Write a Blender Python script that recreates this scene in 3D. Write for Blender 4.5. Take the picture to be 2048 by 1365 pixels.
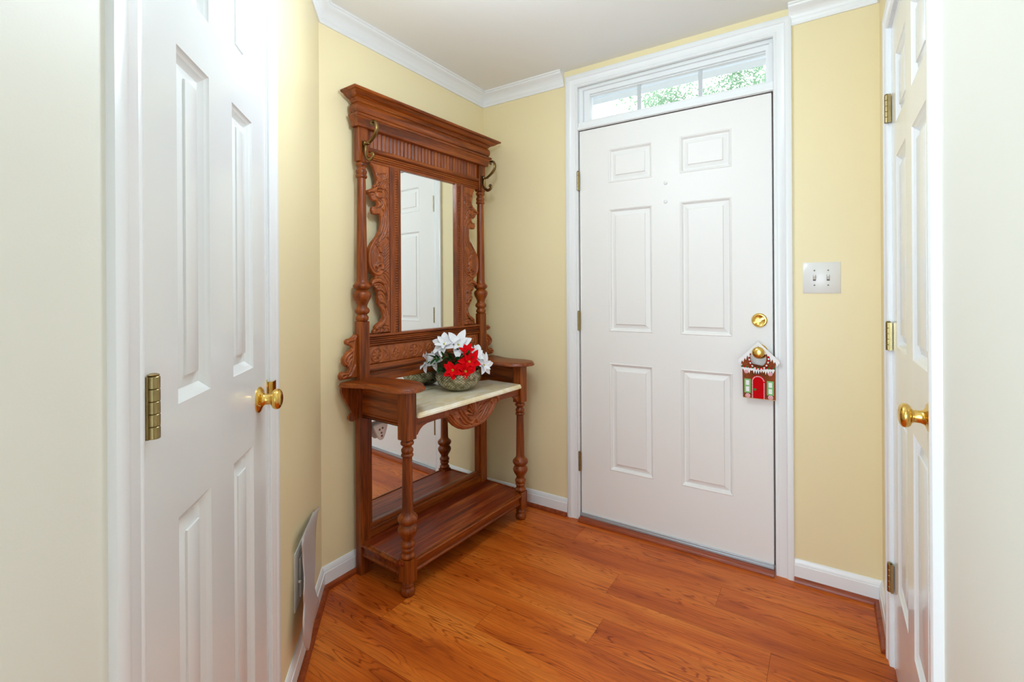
import bpy, bmesh, math, random
from math import sin, cos, pi, radians, sqrt, atan2
from mathutils import Vector, Matrix
from mathutils.geometry import delaunay_2d_cdt
random.seed(7)
S = bpy.context.scene
COL = S.collection
for o in list(bpy.data.objects): bpy.data.objects.remove(o)

# ------------------------------------------------------------------ camera, world, lights, exposure
F_PX, YAW, ROLL, SY = 954.0152, 33.3471, -0.3387, -102.6934
cam_d = bpy.data.cameras.new('camera'); cam = bpy.data.objects.new('camera', cam_d); COL.objects.link(cam)
cam_d.sensor_width = 36.0; cam_d.lens = F_PX / 2048 * 36.0
cam_d.shift_x = 0.0; cam_d.shift_y = SY / 2048
cam_d.clip_start = 0.02; cam_d.clip_end = 200
yw, rl = radians(YAW), radians(ROLL)
fwd = Vector((-sin(yw), cos(yw), 0)); rgt = Vector((cos(yw), sin(yw), 0)); up = Vector((0, 0, 1))
r2 = rgt * cos(rl) + up * sin(rl); u2 = -rgt * sin(rl) + up * cos(rl)
m = Matrix((r2, u2, -fwd)).transposed().to_4x4(); m.translation = Vector((1.7235, -2.3138, 1.219))
cam.matrix_world = m
S.camera = cam

W = bpy.data.worlds.new('world'); S.world = W; W.use_nodes = True
wn = W.node_tree.nodes; wl = W.node_tree.links
bg = wn['Background']; bg.inputs[0].default_value = (0.86, 0.95, 1.0, 1); bg.inputs[1].default_value = 3.6

def area(name, loc, rot, sx, sy, power, color, shape='RECTANGLE'):
    d = bpy.data.lights.new(name, 'AREA'); d.shape = shape; d.size = sx; d.size_y = sy; d.energy = power; d.color = color
    o = bpy.data.objects.new(name, d); COL.objects.link(o); o.location = loc; o.rotation_euler = rot
    return o
# added area lamp behind the camera, for assumed window daylight
area('added_window_light', (1.0, -4.6, 1.0), (radians(88), 0, 0), 2.6, 1.8, 42, (0.64, 0.86, 1.0))
area('hall_fill_light', (1.45, -2.80, 1.05), (radians(84), 0, radians(16)), 0.7, 0.9, 6.5, (0.70, 0.87, 1.0))  # added soft fill
# foyer ceiling lamp, and an added hall bulb as fill from behind
def bulb(name, loc, r, power, color):
    d = bpy.data.lights.new(name, 'POINT'); d.shadow_soft_size = r; d.energy = power; d.color = color
    o = bpy.data.objects.new(name, d); COL.objects.link(o); o.location = loc
bulb('foyer_lamp_light', (0.92, -1.28, 1.98), 0.10, 17.5, (0.725, 0.87, 1.0))
bulb('hall_fill_bulb', (1.5, -3.1, 2.10), 0.16, 5.0, (0.70, 0.87, 1.0))

vs = S.view_settings
vs.view_transform = 'Standard'; vs.look = 'None'; vs.exposure = 0.03; vs.gamma = 1.0; vs.use_curve_mapping = False
S.cycles.max_bounces = 14; S.cycles.diffuse_bounces = 8; S.cycles.glossy_bounces = 6
S.cycles.sample_clamp_indirect = 6.0

# ------------------------------------------------------------------ materials
def lin(c):
    return tuple((x / 12.92 if x <= 0.04045 else ((x + 0.055) / 1.055) ** 2.4) for x in [v / 255 for v in c]) + (1,)
class NT:
    def __init__(s, name):
        s.m = bpy.data.materials.new(name); s.m.use_nodes = True; s.t = s.m.node_tree; s.b = s.t.nodes['Principled BSDF']
    def n(s, typ, **kw):
        nd = s.t.nodes.new(typ)
        for k, v in kw.items(): setattr(nd, k, v)
        return nd
    def l(s, a, b): s.t.links.new(a, b)
    def set(s, **kw):
        for k, v in kw.items():
            s.b.inputs[k.replace('_', ' ')].default_value = v
        return s
def plain(name, rgb, rough=0.5, metal=0.0, coat=0.0, bump=0.0, bscale=200, var=0.0, vscale=3.0, spec=0.5):
    t = NT(name); t.set(Base_Color=lin(rgb), Roughness=rough, Metallic=metal); t.b.inputs['Coat Weight'].default_value = coat; t.b.inputs['Specular IOR Level'].default_value = spec
    t.b.inputs['Coat Roughness'].default_value = 0.12
    tc = t.n('ShaderNodeTexCoord')
    if var > 0:
        nz = t.n('ShaderNodeTexNoise'); nz.inputs['Scale'].default_value = vscale; nz.inputs['Detail'].default_value = 3
        t.l(tc.outputs['Object'], nz.inputs['Vector'])
        mx = t.n('ShaderNodeMix', data_type='RGBA'); c = lin(rgb)
        mx.inputs[6].default_value = tuple(x * (1 - var) for x in c[:3]) + (1,); mx.inputs[7].default_value = tuple(min(1, x * (1 + var)) for x in c[:3]) + (1,)
        t.l(nz.outputs['Fac'], mx.inputs[0]); t.l(mx.outputs[2], t.b.inputs['Base Color'])
    if bump > 0:
        nb = t.n('ShaderNodeTexNoise'); nb.inputs['Scale'].default_value = bscale; nb.inputs['Detail'].default_value = 2
        t.l(tc.outputs['Object'], nb.inputs['Vector'])
        bp = t.n('ShaderNodeBump'); bp.inputs['Strength'].default_value = bump; bp.inputs['Distance'].default_value = 0.001
        t.l(nb.outputs['Fac'], bp.inputs['Height']); t.l(bp.outputs['Normal'], t.b.inputs['Normal'])
    return t.m

def wood(name, axis, dark, mid, light, rough=0.36, coat=0.08, scale=1.0):
    """stained oak; grain runs along the given object axis"""
    t = NT(name)
    tc = t.n('ShaderNodeTexCoord'); mp = t.n('ShaderNodeMapping')
    sc = [26.0 * scale] * 3; sc['xyz'.index(axis)] = 1.6 * scale; mp.inputs['Scale'].default_value = sc
    t.l(tc.outputs['Object'], mp.inputs['Vector'])
    n1 = t.n('ShaderNodeTexNoise'); n1.inputs['Scale'].default_value = 1.6; n1.inputs['Detail'].default_value = 5; n1.inputs['Roughness'].default_value = 0.62; n1.inputs['Distortion'].default_value = 0.5
    t.l(mp.outputs[0], n1.inputs['Vector'])
    mp2 = t.n('ShaderNodeMapping'); sc2 = [170.0] * 3; sc2['xyz'.index(axis)] = 7.0; mp2.inputs['Scale'].default_value = sc2
    t.l(tc.outputs['Object'], mp2.inputs['Vector'])
    n2 = t.n('ShaderNodeTexNoise'); n2.inputs['Scale'].default_value = 2.0; n2.inputs['Detail'].default_value = 2
    t.l(mp2.outputs[0], n2.inputs['Vector'])
    cr = t.n('ShaderNodeValToRGB'); e = cr.color_ramp.elements
    e[0].position = 0.32; e[0].color = lin(dark); e[1].position = 0.72; e[1].color = lin(light)
    k = cr.color_ramp.elements.new(0.5); k.color = lin(mid)
    t.l(n1.outputs['Fac'], cr.inputs[0])
    cr2 = t.n('ShaderNodeValToRGB'); cr2.color_ramp.elements[0].position = 0.38; cr2.color_ramp.elements[0].color = (0.55, 0.5, 0.45, 1); cr2.color_ramp.elements[1].position = 0.52; cr2.color_ramp.elements[1].color = (1, 1, 1, 1)
    t.l(n2.outputs['Fac'], cr2.inputs[0])
    mx = t.n('ShaderNodeMix', data_type='RGBA', blend_type='MULTIPLY'); mx.inputs[0].default_value = 0.7
    t.l(cr.outputs[0], mx.inputs[6]); t.l(cr2.outputs[0], mx.inputs[7]); t.l(mx.outputs[2], t.b.inputs['Base Color'])
    t.set(Roughness=rough); t.b.inputs['Specular IOR Level'].default_value = .38; t.b.inputs['Coat Weight'].default_value = coat; t.b.inputs['Coat Roughness'].default_value = 0.15
    bp = t.n('ShaderNodeBump'); bp.inputs['Strength'].default_value = 0.25; bp.inputs['Distance'].default_value = 0.0006
    t.l(n2.outputs['Fac'], bp.inputs['Height']); t.l(bp.outputs['Normal'], t.b.inputs['Normal'])
    return t.m
WD = dict(dark=(86, 34, 5), mid=(136, 62, 13), light=(168, 88, 24))
WOOD_V = wood('stained_wood_upright', 'z', **WD)
WOOD_H = wood('stained_wood_crosswise', 'y', **WD)
WOOD_D = wood('stained_wood_depthwise', 'x', **WD)
WOOD_SH = wood('worn_stained_wood', 'y', (82, 20, 4), (138, 50, 12), (200, 108, 42), rough=0.42, coat=0.05, scale=0.7)

def carved_mat():
    # grooves and ridge edges get a darker tone, driven by the carve attribute
    t = NT('carved_wood')
    tc = t.n('ShaderNodeTexCoord'); mp = t.n('ShaderNodeMapping'); mp.inputs['Scale'].default_value = (30, 30, 6)
    t.l(tc.outputs['Object'], mp.inputs['Vector'])
    n1 = t.n('ShaderNodeTexNoise'); n1.inputs['Scale'].default_value = 2; n1.inputs['Detail'].default_value = 4
    t.l(mp.outputs[0], n1.inputs['Vector'])
    cr = t.n('ShaderNodeValToRGB'); e = cr.color_ramp.elements
    e[0].position = 0.3; e[0].color = lin((130, 60, 18)); e[1].position = 0.75; e[1].color = lin((172, 90, 34))
    t.l(n1.outputs['Fac'], cr.inputs[0])
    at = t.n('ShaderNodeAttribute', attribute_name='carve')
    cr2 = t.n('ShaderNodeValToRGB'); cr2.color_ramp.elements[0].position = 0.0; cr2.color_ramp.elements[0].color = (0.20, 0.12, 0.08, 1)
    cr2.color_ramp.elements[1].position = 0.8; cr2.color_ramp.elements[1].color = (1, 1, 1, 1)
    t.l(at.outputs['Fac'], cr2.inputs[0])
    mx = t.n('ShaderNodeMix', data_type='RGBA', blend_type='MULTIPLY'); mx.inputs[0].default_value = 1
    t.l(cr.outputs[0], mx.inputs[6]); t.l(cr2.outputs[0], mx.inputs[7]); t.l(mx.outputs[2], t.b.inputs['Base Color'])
    t.set(Roughness=0.38); t.b.inputs['Coat Weight'].default_value = 0.08; t.b.inputs['Coat Roughness'].default_value = 0.2
    return t.m
CARVED = carved_mat()

WALLP = plain('yellow_wall_paint', (237, 223, 181), 0.42, bump=0.10, bscale=260, var=0.012, vscale=1.5)
WALLH = plain('cream_cool_lit_paint', (233, 234, 224), 0.5, bump=0.10, bscale=260)  # paler than the yellow: cooler light near the camera put into the colour
TRIM = plain('white_trim_paint', (236, 239, 242), 0.30, coat=0.15, bump=0.04, bscale=60)
DOORW = plain('white_door_paint', (236, 235, 234), 0.42, coat=0.0, bump=0.03, bscale=40)
DOORG = plain('white_gloss_door_paint', (230, 233, 234), 0.22, coat=0.3, bump=0.05, bscale=30)
CEIL = plain('ceiling_paint', (236, 236, 234), 0.75, bump=0.08, bscale=150)
BRASS = plain('polished_brass', (228, 190, 104), 0.13, metal=1.0)
BRASSD = plain('aged_brass', (160, 142, 98), 0.30, metal=1.0, var=0.25, vscale=60)
BRONZE = plain('antique_bronze', (128, 104, 66), 0.32, metal=1.0, var=0.35, vscale=40)
DARK = plain('dark_weatherstrip', (62, 30, 20), 0.6, var=0.1)
METAL = plain('threshold_aluminium', (190, 198, 205), 0.35, metal=0.6, var=0.05)
PLASTIC = plain('white_plastic', (226, 226, 226), 0.30, coat=0.2, var=0.01)
GREYHOLE = plain('dark_hole', (70, 66, 62), 0.5, var=0.05)
MIRROR = NT('mirror_silvering').set(Base_Color=(0.90, 0.93, 0.91, 1), Roughness=0.0, Metallic=1.0).m
SHEET = plain('pale_sheet', (200, 194, 194), 0.36, metal=0.25, var=0.06, vscale=9)
QROUND = wood('quarter_round_wood', 'y', (118, 46, 18), (150, 66, 30), (168, 80, 40), rough=0.35, coat=0.2)
QROUNDX = wood('quarter_round_wood_across', 'x', (118, 46, 18), (150, 66, 30), (168, 80, 40), rough=0.35, coat=0.2)

def marble_mat():
    t = NT('cream_marble'); tc = t.n('ShaderNodeTexCoord'); mp = t.n('ShaderNodeMapping'); mp.inputs['Scale'].default_value = (9, 4, 9); mp.inputs['Rotation'].default_value = (0, 0, 0.5)
    t.l(tc.outputs['Object'], mp.inputs['Vector'])
    n = t.n('ShaderNodeTexNoise'); n.inputs['Scale'].default_value = 1.3; n.inputs['Detail'].default_value = 6; n.inputs['Distortion'].default_value = 2.2
    t.l(mp.outputs[0], n.inputs['Vector'])
    cr = t.n('ShaderNodeValToRGB'); e = cr.color_ramp.elements; e[0].position = 0.3; e[0].color = lin((232, 214, 168)); e[1].position = 0.68; e[1].color = lin((252, 247, 232))
    k = e.new(0.48); k.color = lin((244, 232, 200))
    t.l(n.outputs['Fac'], cr.inputs[0]); t.l(cr.outputs[0], t.b.inputs['Base Color']); t.set(Roughness=0.18)
    t.b.inputs['Coat Weight'].default_value = 0.3
    return t.m
MARBLE = marble_mat()

def floor_mat():
    t = NT('oak_plank_floor'); uv = t.n('ShaderNodeUVMap', uv_map='grain')
    mp = t.n('ShaderNodeMapping'); mp.inputs['Scale'].default_value = (1.25, 12, 1); t.l(uv.outputs[0], mp.inputs['Vector'])
    w = t.n('ShaderNodeTexNoise'); w.inputs['Scale'].default_value = 1.0; w.inputs['Detail'].default_value = 2.5; w.inputs['Roughness'].default_value = 0.5
    t.l(mp.outputs[0], w.inputs['Vector'])
    mu = t.n('ShaderNodeMath', operation='MULTIPLY'); mu.inputs[1].default_value = 24.0; t.l(w.outputs['Fac'], mu.inputs[0])
    fr = t.n('ShaderNodeMath', operation='PINGPONG'); fr.inputs[1].default_value = 0.5; t.l(mu.outputs[0], fr.inputs[0])
    mp2 = t.n('ShaderNodeMapping'); mp2.inputs['Scale'].default_value = (4, 150, 1); t.l(uv.outputs[0], mp2.inputs['Vector'])
    f = t.n('ShaderNodeTexNoise'); f.inputs['Scale'].default_value = 1; f.inputs['Detail'].default_value = 3; t.l(mp2.outputs[0], f.inputs['Vector'])
    mp3 = t.n('ShaderNodeMapping'); mp3.inputs['Scale'].default_value = (0.8, 5, 1); t.l(uv.outputs[0], mp3.inputs['Vector'])
    g = t.n('ShaderNodeTexNoise'); g.inputs['Scale'].default_value = 1.4; g.inputs['Detail'].default_value = 3; t.l(mp3.outputs[0], g.inputs['Vector'])
    base = t.n('ShaderNodeValToRGB'); e = base.color_ramp.elements; e[0].position = 0.30; e[0].color = lin((172, 76, 18)); e[1].position = 0.72; e[1].color = lin((226, 132, 50))
    k = e.new(0.5); k.color = lin((206, 104, 30)); t.l(g.outputs['Fac'], base.inputs[0])
    ring = t.n('ShaderNodeValToRGB'); e = ring.color_ramp.elements; e[0].position = 0.0; e[0].color = (0.42, 0.30, 0.20, 1); e[1].position = 0.20; e[1].color = (1, 1, 1, 1)
    k = e.new(0.09); k.color = (0.72, 0.6, 0.5, 1); t.l(fr.outputs[0], ring.inputs[0])
    # rings fade in and out along the board
    msk = t.n('ShaderNodeTexNoise'); msk.inputs['Scale'].default_value = 2.3; t.l(mp3.outputs[0], msk.inputs['Vector'])
    mr = t.n('ShaderNodeMapRange'); mr.inputs[1].default_value = 0.38; mr.inputs[2].default_value = 0.62; mr.inputs[3].default_value = 0.12; mr.inputs[4].default_value = 0.95; t.l(msk.outputs['Fac'], mr.inputs[0])
    m1 = t.n('ShaderNodeMix', data_type='RGBA', blend_type='MULTIPLY'); t.l(mr.outputs[0], m1.inputs[0]); t.l(base.outputs[0], m1.inputs[6]); t.l(ring.outputs[0], m1.inputs[7])
    fine = t.n('ShaderNodeValToRGB'); e = fine.color_ramp.elements; e[0].position = 0.36; e[0].color = (0.66, 0.56, 0.46, 1); e[1].position = 0.6; e[1].color = (1.05, 1.02, 1, 1); t.l(f.outputs['Fac'], fine.inputs[0])
    m2 = t.n('ShaderNodeMix', data_type='RGBA', blend_type='MULTIPLY'); m2.inputs[0].default_value = 0.55; t.l(m1.outputs[2], m2.inputs[6]); t.l(fine.outputs[0], m2.inputs[7])
    # knots
    mp4 = t.n('ShaderNodeMapping'); mp4.inputs['Scale'].default_value = (1.7, 5.5, 1); t.l(uv.outputs[0], mp4.inputs['Vector'])
    vo = t.n('ShaderNodeTexVoronoi'); vo.inputs['Scale'].default_value = 1.0; t.l(mp4.outputs[0], vo.inputs['Vector'])
    kn = t.n('ShaderNodeValToRGB'); e = kn.color_ramp.elements; e[0].position = 0.02; e[0].color = (0.40, 0.24, 0.18, 1); e[1].position = 0.15; e[1].color = (1, 1, 1, 1); t.l(vo.outputs['Distance'], kn.inputs[0])
    m3 = t.n('ShaderNodeMix', data_type='RGBA', blend_type='MULTIPLY'); m3.inputs[0].default_value = 0.75; t.l(m2.outputs[2], m3.inputs[6]); t.l(kn.outputs[0], m3.inputs[7])
    t.l(m3.outputs[2], t.b.inputs['Base Color']); t.set(Roughness=0.34)
    t.b.inputs['Specular IOR Level'].default_value = 0.3
    bp = t.n('ShaderNodeBump'); bp.inputs['Strength'].default_value = 0.15; bp.inputs['Distance'].default_value = 0.0005
    t.l(f.outputs['Fac'], bp.inputs['Height']); t.l(bp.outputs['Normal'], t.b.inputs['Normal'])
    return t.m
FLOORM = floor_mat()
SEAM = plain('plank_seam', (70, 36, 16), 0.7, var=0.1)

# ------------------------------------------------------------------ mesh helpers
class MB:
    def __init__(s): s.v = []; s.f = []; s.mi = []; s.cur = 0; s.attr = None
    def add(s, vs, fs):
        o = len(s.v); s.v += [tuple(p) for p in vs]; s.f += [tuple(i + o for i in f) for f in fs]; s.mi += [s.cur] * len(fs)
        return s
    def box(s, x0, x1, y0, y1, z0, z1):
        return s.add([(x0, y0, z0), (x1, y0, z0), (x1, y1, z0), (x0, y1, z0), (x0, y0, z1), (x1, y0, z1), (x1, y1, z1), (x0, y1, z1)],
                     [(0, 3, 2, 1), (4, 5, 6, 7), (0, 1, 5, 4), (1, 2, 6, 5), (2, 3, 7, 6), (3, 0, 4, 7)])
    def lathe(s, prof, cx, cy, n=28, axis='z', cz=0.0):
        vs = []; fs = []
        for (z, r) in prof:
            for k in range(n):
                a = 2 * pi * k / n; c, d = r * cos(a), r * sin(a)
                if axis == 'z': vs.append((cx + c, cy + d, cz + z))
                elif axis == 'y': vs.append((cx + c, cy + z, cz + d))
                else: vs.append((cx + z, cy + c, cz + d))
        for i in range(len(prof) - 1):
            for k in range(n):
                k2 = (k + 1) % n; fs.append((i * n + k, i * n + k2, (i + 1) * n + k2, (i + 1) * n + k))
        fs.append(tuple(range(n))[::-1]); fs.append(tuple((len(prof) - 1) * n + k for k in range(n)))
        return s.add(vs, fs)
    def prism(s, poly, a0, a1, axes='yz'):
        """extrude 2D polygon (list) along the remaining axis between a0 and a1"""
        n = len(poly); vs = []
        for a in (a0, a1):
            for (p, q) in poly:
                vs.append({'yz': (a, p, q), 'xy': (p, q, a), 'xz': (p, a, q)}[axes])
        fs = [tuple(range(n))[::-1], tuple(range(n, 2 * n))] + [(i, (i + 1) % n, n + (i + 1) % n, n + i) for i in range(n)]
        return s.add(vs, fs)
    def tube(s, pts, radii, n=10, flat=1.0):
        pts = [Vector(p) for p in pts]; m = len(pts)
        if not hasattr(radii, '__len__'): radii = [radii] * m
        T = [(pts[min(i + 1, m - 1)] - pts[max(i - 1, 0)]).normalized() for i in range(m)]
        ref = Vector((0, 0, 1)) if abs(T[0].z) < 0.9 else Vector((0, 1, 0))
        u = T[0].cross(ref).normalized(); vs = []; fs = []
        for i in range(m):
            u = (u - T[i] * u.dot(T[i])).normalized(); w = T[i].cross(u)
            for k in range(n):
                a = 2 * pi * k / n; vs.append(pts[i] + (u * cos(a) * flat + w * sin(a)) * radii[i])
        for i in range(m - 1):
            for k in range(n):
                k2 = (k + 1) % n; fs.append((i * n + k, i * n + k2, (i + 1) * n + k2, (i + 1) * n + k))
        fs.append(tuple(range(n))[::-1]); fs.append(tuple((m - 1) * n + k for k in range(n)))
        return s.add(vs, fs)
    def ball(s, c, r, n=12, sq=(1, 1, 1)):
        vs = []; fs = []; m = max(4, n // 2)
        for i in range(1, m):
            th = pi * i / m
            for k in range(n): vs.append((c[0] + r * sq[0] * sin(th) * cos(2 * pi * k / n), c[1] + r * sq[1] * sin(th) * sin(2 * pi * k / n), c[2] + r * sq[2] * cos(th)))
        a = len(vs); vs.append((c[0], c[1], c[2] + r * sq[2])); b = len(vs); vs.append((c[0], c[1], c[2] - r * sq[2]))
        for i in range(m - 2):
            for k in range(n):
                k2 = (k + 1) % n; fs.append((i * n + k, (i + 1) * n + k, (i + 1) * n + k2, i * n + k2))
        for k in range(n):
            k2 = (k + 1) % n; fs.append((a, k, k2)); fs.append((b, (m - 2) * n + k2, (m - 2) * n + k))
        return s.add(vs, fs)
    def sweep(s, path, prof, closed_prof=True):
        """path: 2D plan points (x,y) with room on the right-hand side; prof: (offset into room, z). Mitred."""
        P = [Vector(p) for p in path]; n = len(P); N = []
        for i in range(n):
            ds = []
            if i > 0: ds.append((P[i] - P[i - 1]).normalized())
            if i < n - 1: ds.append((P[i + 1] - P[i]).normalized())
            ns = [Vector((d.y, -d.x)) for d in ds]
            if len(ns) == 1: N.append(ns[0])
            else:
                b = (ns[0] + ns[1]); N.append(b / (1 + ns[0].dot(ns[1])))
        k = len(prof); vs = []
        for i in range(n):
            for (o, z) in prof: vs.append((P[i].x + N[i].x * o, P[i].y + N[i].y * o, z))
        fs = []
        for i in range(n - 1):
            for j in range(k):
                j2 = (j + 1) % k; fs.append((i * k + j, (i + 1) * k + j, (i + 1) * k + j2, i * k + j2))
        fs.append(tuple(range(k))); fs.append(tuple((n - 1) * k + j for j in range(k))[::-1])
        return s.add(vs, fs)
    def build(s, name, mat, parent=None, smooth=38, bevel=0.0, subs=0):
        me = bpy.data.meshes.new(name); me.from_pydata(s.v, [], s.f)
        mats = mat if isinstance(mat, (list, tuple)) else [mat]
        for mm in mats: me.materials.append(mm)
        me.polygons.foreach_set('material_index', s.mi)
        bm = bmesh.new(); bm.from_mesh(me); bmesh.ops.remove_doubles(bm, verts=bm.verts, dist=1e-6)
        bmesh.ops.recalc_face_normals(bm, faces=bm.faces); bm.to_mesh(me); bm.free()
        me.polygons.foreach_set('use_smooth', [True] * len(me.polygons))
        me.set_sharp_from_angle(angle=radians(smooth))
        o = bpy.data.objects.new(name, me); COL.objects.link(o)
        if parent is not None: o.parent = parent
        if bevel:
            b = o.modifiers.new('bevel', 'BEVEL'); b.width = bevel; b.segments = 2; b.limit_method = 'ANGLE'; b.angle_limit = radians(40); b.harden_normals = False
        return o
def empty(name, loc=(0, 0, 0), rz=0.0):
    o = bpy.data.objects.new(name, None); COL.objects.link(o); o.location = loc; o.rotation_euler = (0, 0, rz); o.empty_display_size = 0.1
    return o
def tag(o, label, cat, group=None):
    o['label'] = label; o['category'] = cat
    if group: o['group'] = group
    return o
def struct(o, label=None, cat=None):
    o['kind'] = 'structure'
    if label: o['label'] = label
    if cat: o['category'] = cat
    return o
def copy_tree(o, parent=None):
    c = o.copy(); COL.objects.link(c); c.parent = parent
    for ch in [x for x in bpy.data.objects if x.parent == o]: copy_tree(ch, c)
    return c

# ------------------------------------------------------------------ room layout
RW, CH = 1.9008, 2.392                     # x of right wall, ceiling height
AY = -1.119                                # y where the diagonal wall starts on x = 0
PH = radians(45.3); DX, DY = sin(PH), -cos(PH)
DROT = atan2(DY, DX)                       # local frame of diagonal wall: x along it towards the camera, y into the room
def diag(u, n=0.0): return (DX * u + cos(PH) * n, AY + DY * u + sin(PH) * n)
U_END = 1.75
# floor: planks along x
def build_floor():
    mb = MB(); uvs = []; rows = [0.09, -0.07]; y = -0.07
    while y > -2.9: y -= 0.1475; rows.append(y)
    joints = [0.955, 0.69, 1.363, 0.98, 1.564, 1.031, 0.657, 0.333]
    rnd = random.Random(3)
    for i in range(len(rows) - 1):
        y1, y0 = rows[i], rows[i + 1]
        j = joints[i] if i < len(joints) else rnd.uniform(0.2, 1.4)
        xs = [j + 1.22 * k for k in range(-4, 5)]
        for a, b in zip(xs, xs[1:]):
            a2, b2 = max(a, -3.2), min(b, 5.2)
            if b2 <= a2: continue
            g = 0.0004; off = (rnd.uniform(0, 50), rnd.uniform(0, 50))
            mb.add([(a2 + g, y0 + g, 0), (b2 - g, y0 + g, 0), (b2 - g, y1 - g, 0), (a2 + g, y1 - g, 0)], [(0, 1, 2, 3)])
            uvs.append([(p[0] + off[0], p[1] + off[1]) for p in ((a2, y0), (b2, y0), (b2, y1), (a2, y1))])
    mb.cur = 1
    mb.add([(-3.2, -3.0, -0.0012), (5.2, -3.0, -0.0012), (5.2, 0.1, -0.0012), (-3.2, 0.1, -0.0012)], [(0, 1, 2, 3)])
    uvs.append([(0, 0)] * 4)
    me = bpy.data.meshes.new('floor'); me.from_pydata(mb.v, [], mb.f); me.materials.append(FLOORM); me.materials.append(SEAM)
    me.polygons.foreach_set('material_index', mb.mi)
    ul = me.uv_layers.new(name='grain')
    for p, u in zip(me.polygons, uvs):
        for li, c in zip(p.loop_indices, u): ul.data[li].uv = c
    o = bpy.data.objects.new('floor', me); COL.objects.link(o); struct(o)
build_floor()
struct(MB().box(-3.2, 5.2, -6.5, 0.1, CH, CH + 0.08).build('ceiling', CEIL))
struct(MB().box(-3.2, 5.2, -6.5, -2.99, -.01, 0.008).build('floor_living_room', plain('pale_bounce_carpet', (226, 226, 224), .9, bump=.3, bscale=400)))  # unseen pale floor, chosen to brighten and cool the bounced light

def wall_plan(name, pts, mat, h=CH, t=0.1):
    """wall slab of thickness t standing outside the room side (right of the path)"""
    return struct(MB().sweep(pts, [(0, 0), (0, h), (-t, h), (-t, 0)]).build(name, mat, smooth=20))
# front wall with the door + transom opening (x .622-1.548, up to 2.312)
FO0, FO1, FOZ = 0.600, 1.566, 2.330
mb = MB(); mb.box(-0.1, FO0, 0, 0.12, 0, CH); mb.box(FO1, RW + 0.1, 0, 0.12, 0, CH); mb.box(FO0, FO1, 0, 0.12, FOZ, CH)
struct(mb.build('wall_front', WALLP, smooth=20))
struct(MB().box(-0.1, 0, AY - 0.041, 0, 0, CH).build('wall_left', WALLP, smooth=20))
# diagonal wall with closet door opening, in its own local frame
LD0, LD1, LDZ = 0.734, 1.316, 2.045
wd = empty('wall_diagonal', (0, AY, 0), DROT); struct(wd)
mb = MB(); mb.box(0, LD0 - 0.02, -0.1, 0, 0, CH); mb.box(LD0 - 0.02, LD1 + 0.02, -0.1, 0, LDZ + 0.02, CH)
mb.build('wall_surface', WALLP, wd, smooth=20)
mb = MB(); mb.box(LD1 + 0.02, U_END, -0.1, 0, 0, CH); mb.build('hall_wall_surface', WALLH, wd, smooth=20)
# right wall with closet opening
RY0, RY1 = -0.375, -1.092
mb = MB(); mb.box(RW, RW + 0.1, RY0 + 0.02, 0, 0, CH); mb.box(RW, RW + 0.1, RY1 - 0.02, RY0 + 0.02, LDZ + 0.02, CH)
struct(mb.build('wall_right', WALLP, smooth=20))
struct(MB().box(RW, RW + 0.1, -1.95, RY1 - 0.02, 0, CH).build('wall_right_hall', WALLH, smooth=20))
# the room behind the camera
ex, ey = diag(U_END)
mb = MB(); mb.box(-3.2, ex, ey - 0.1, ey, 0, CH); mb.box(RW, 5.2, -2.05, -1.95, 0, CH)
mb.box(-3.3, -3.2, -6.6, ey, 0, CH); mb.box(5.2, 5.3, -6.6, -1.95, 0, CH)
mb.box(-3.2, -0.3, -6.6, -6.5, 0, CH); mb.box(2.9, 5.2, -6.6, -6.5, 0, CH); mb.box(-0.3, 2.9, -6.6, -6.5, 0, 0.5); mb.box(-0.3, 2.9, -6.6, -6.5, 2.3, CH)
struct(mb.build('wall_back', WALLH, smooth=20))

# closets behind the two closet doors, so nothing is open
mb = MB(); mb.box(LD0 - 0.02, LD1 + 0.02, -0.115, -0.1, 0, LDZ + 0.02); mb.build('wall_closet_back', WALLH, wd)
struct(MB().box(RW + 0.1, RW + 0.115, RY1 - 0.02, RY0 + 0.02, 0, LDZ + 0.02).build('wall_closet_right', WALLH))

# crown moulding
CP = [(0, 2.315), (0.007, 2.315), (0.0085, 2.322), (0.0085, 2.327), (0.012, 2.331), (0.013, 2.336), (0.013, 2.339), (0.017, 2.349), (0.024, 2.360), (0.033, 2.369), (0.044, 2.375), (0.046, 2.378), (0.047, 2.383), (0.052, 2.385), (0.053, CH), (0, CH)]
struct(MB().sweep([diag(U_END), (0, AY), (0, 0), (0.548, 0)], CP).build('trim_1', TRIM, smooth=50))
struct(MB().sweep([(1.5985, 0), (RW, 0), (RW, -1.95)], CP).build('trim_2', TRIM, smooth=50))
# baseboards and wooden quarter rounds
BP = [(0, 0), (0.013, 0), (0.013, 0.066), (0.0105, 0.069), (0.0105, 0.074), (0.007, 0.081), (0.006, 0.086), (0.003, 0.090), (0, 0.090)]
QP = [(0.013, 0)] + [(0.013 + 0.017 * cos(a), 0.019 * sin(a)) for a in [radians(x) for x in range(0, 91, 15)]]
struct(MB().sweep([diag(0.672), (0, AY), (0, 0), (0.556, 0)], BP).build('baseboard_left', TRIM, smooth=35))
struct(MB().sweep([(1.608, 0), (RW, 0), (RW, -0.315)], BP).build('baseboard_right', TRIM, smooth=35))
struct(MB().sweep([diag(0.672), (0, AY), (0, 0), (0.556, 0)], QP).build('trim_3', QROUND, smooth=50))
struct(MB().sweep([(1.608, 0), (RW, 0), (RW, -0.315)], QP).build('trim_4', QROUNDX, smooth=50))
struct(MB().sweep([diag(U_END), diag(LD1 + 0.066)], BP).build('baseboard_hall_left', TRIM, smooth=35))
struct(MB().sweep([(RW, RY1 - 0.066), (RW, -1.95)], BP).build('baseboard_hall_right', TRIM, smooth=35))

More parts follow.
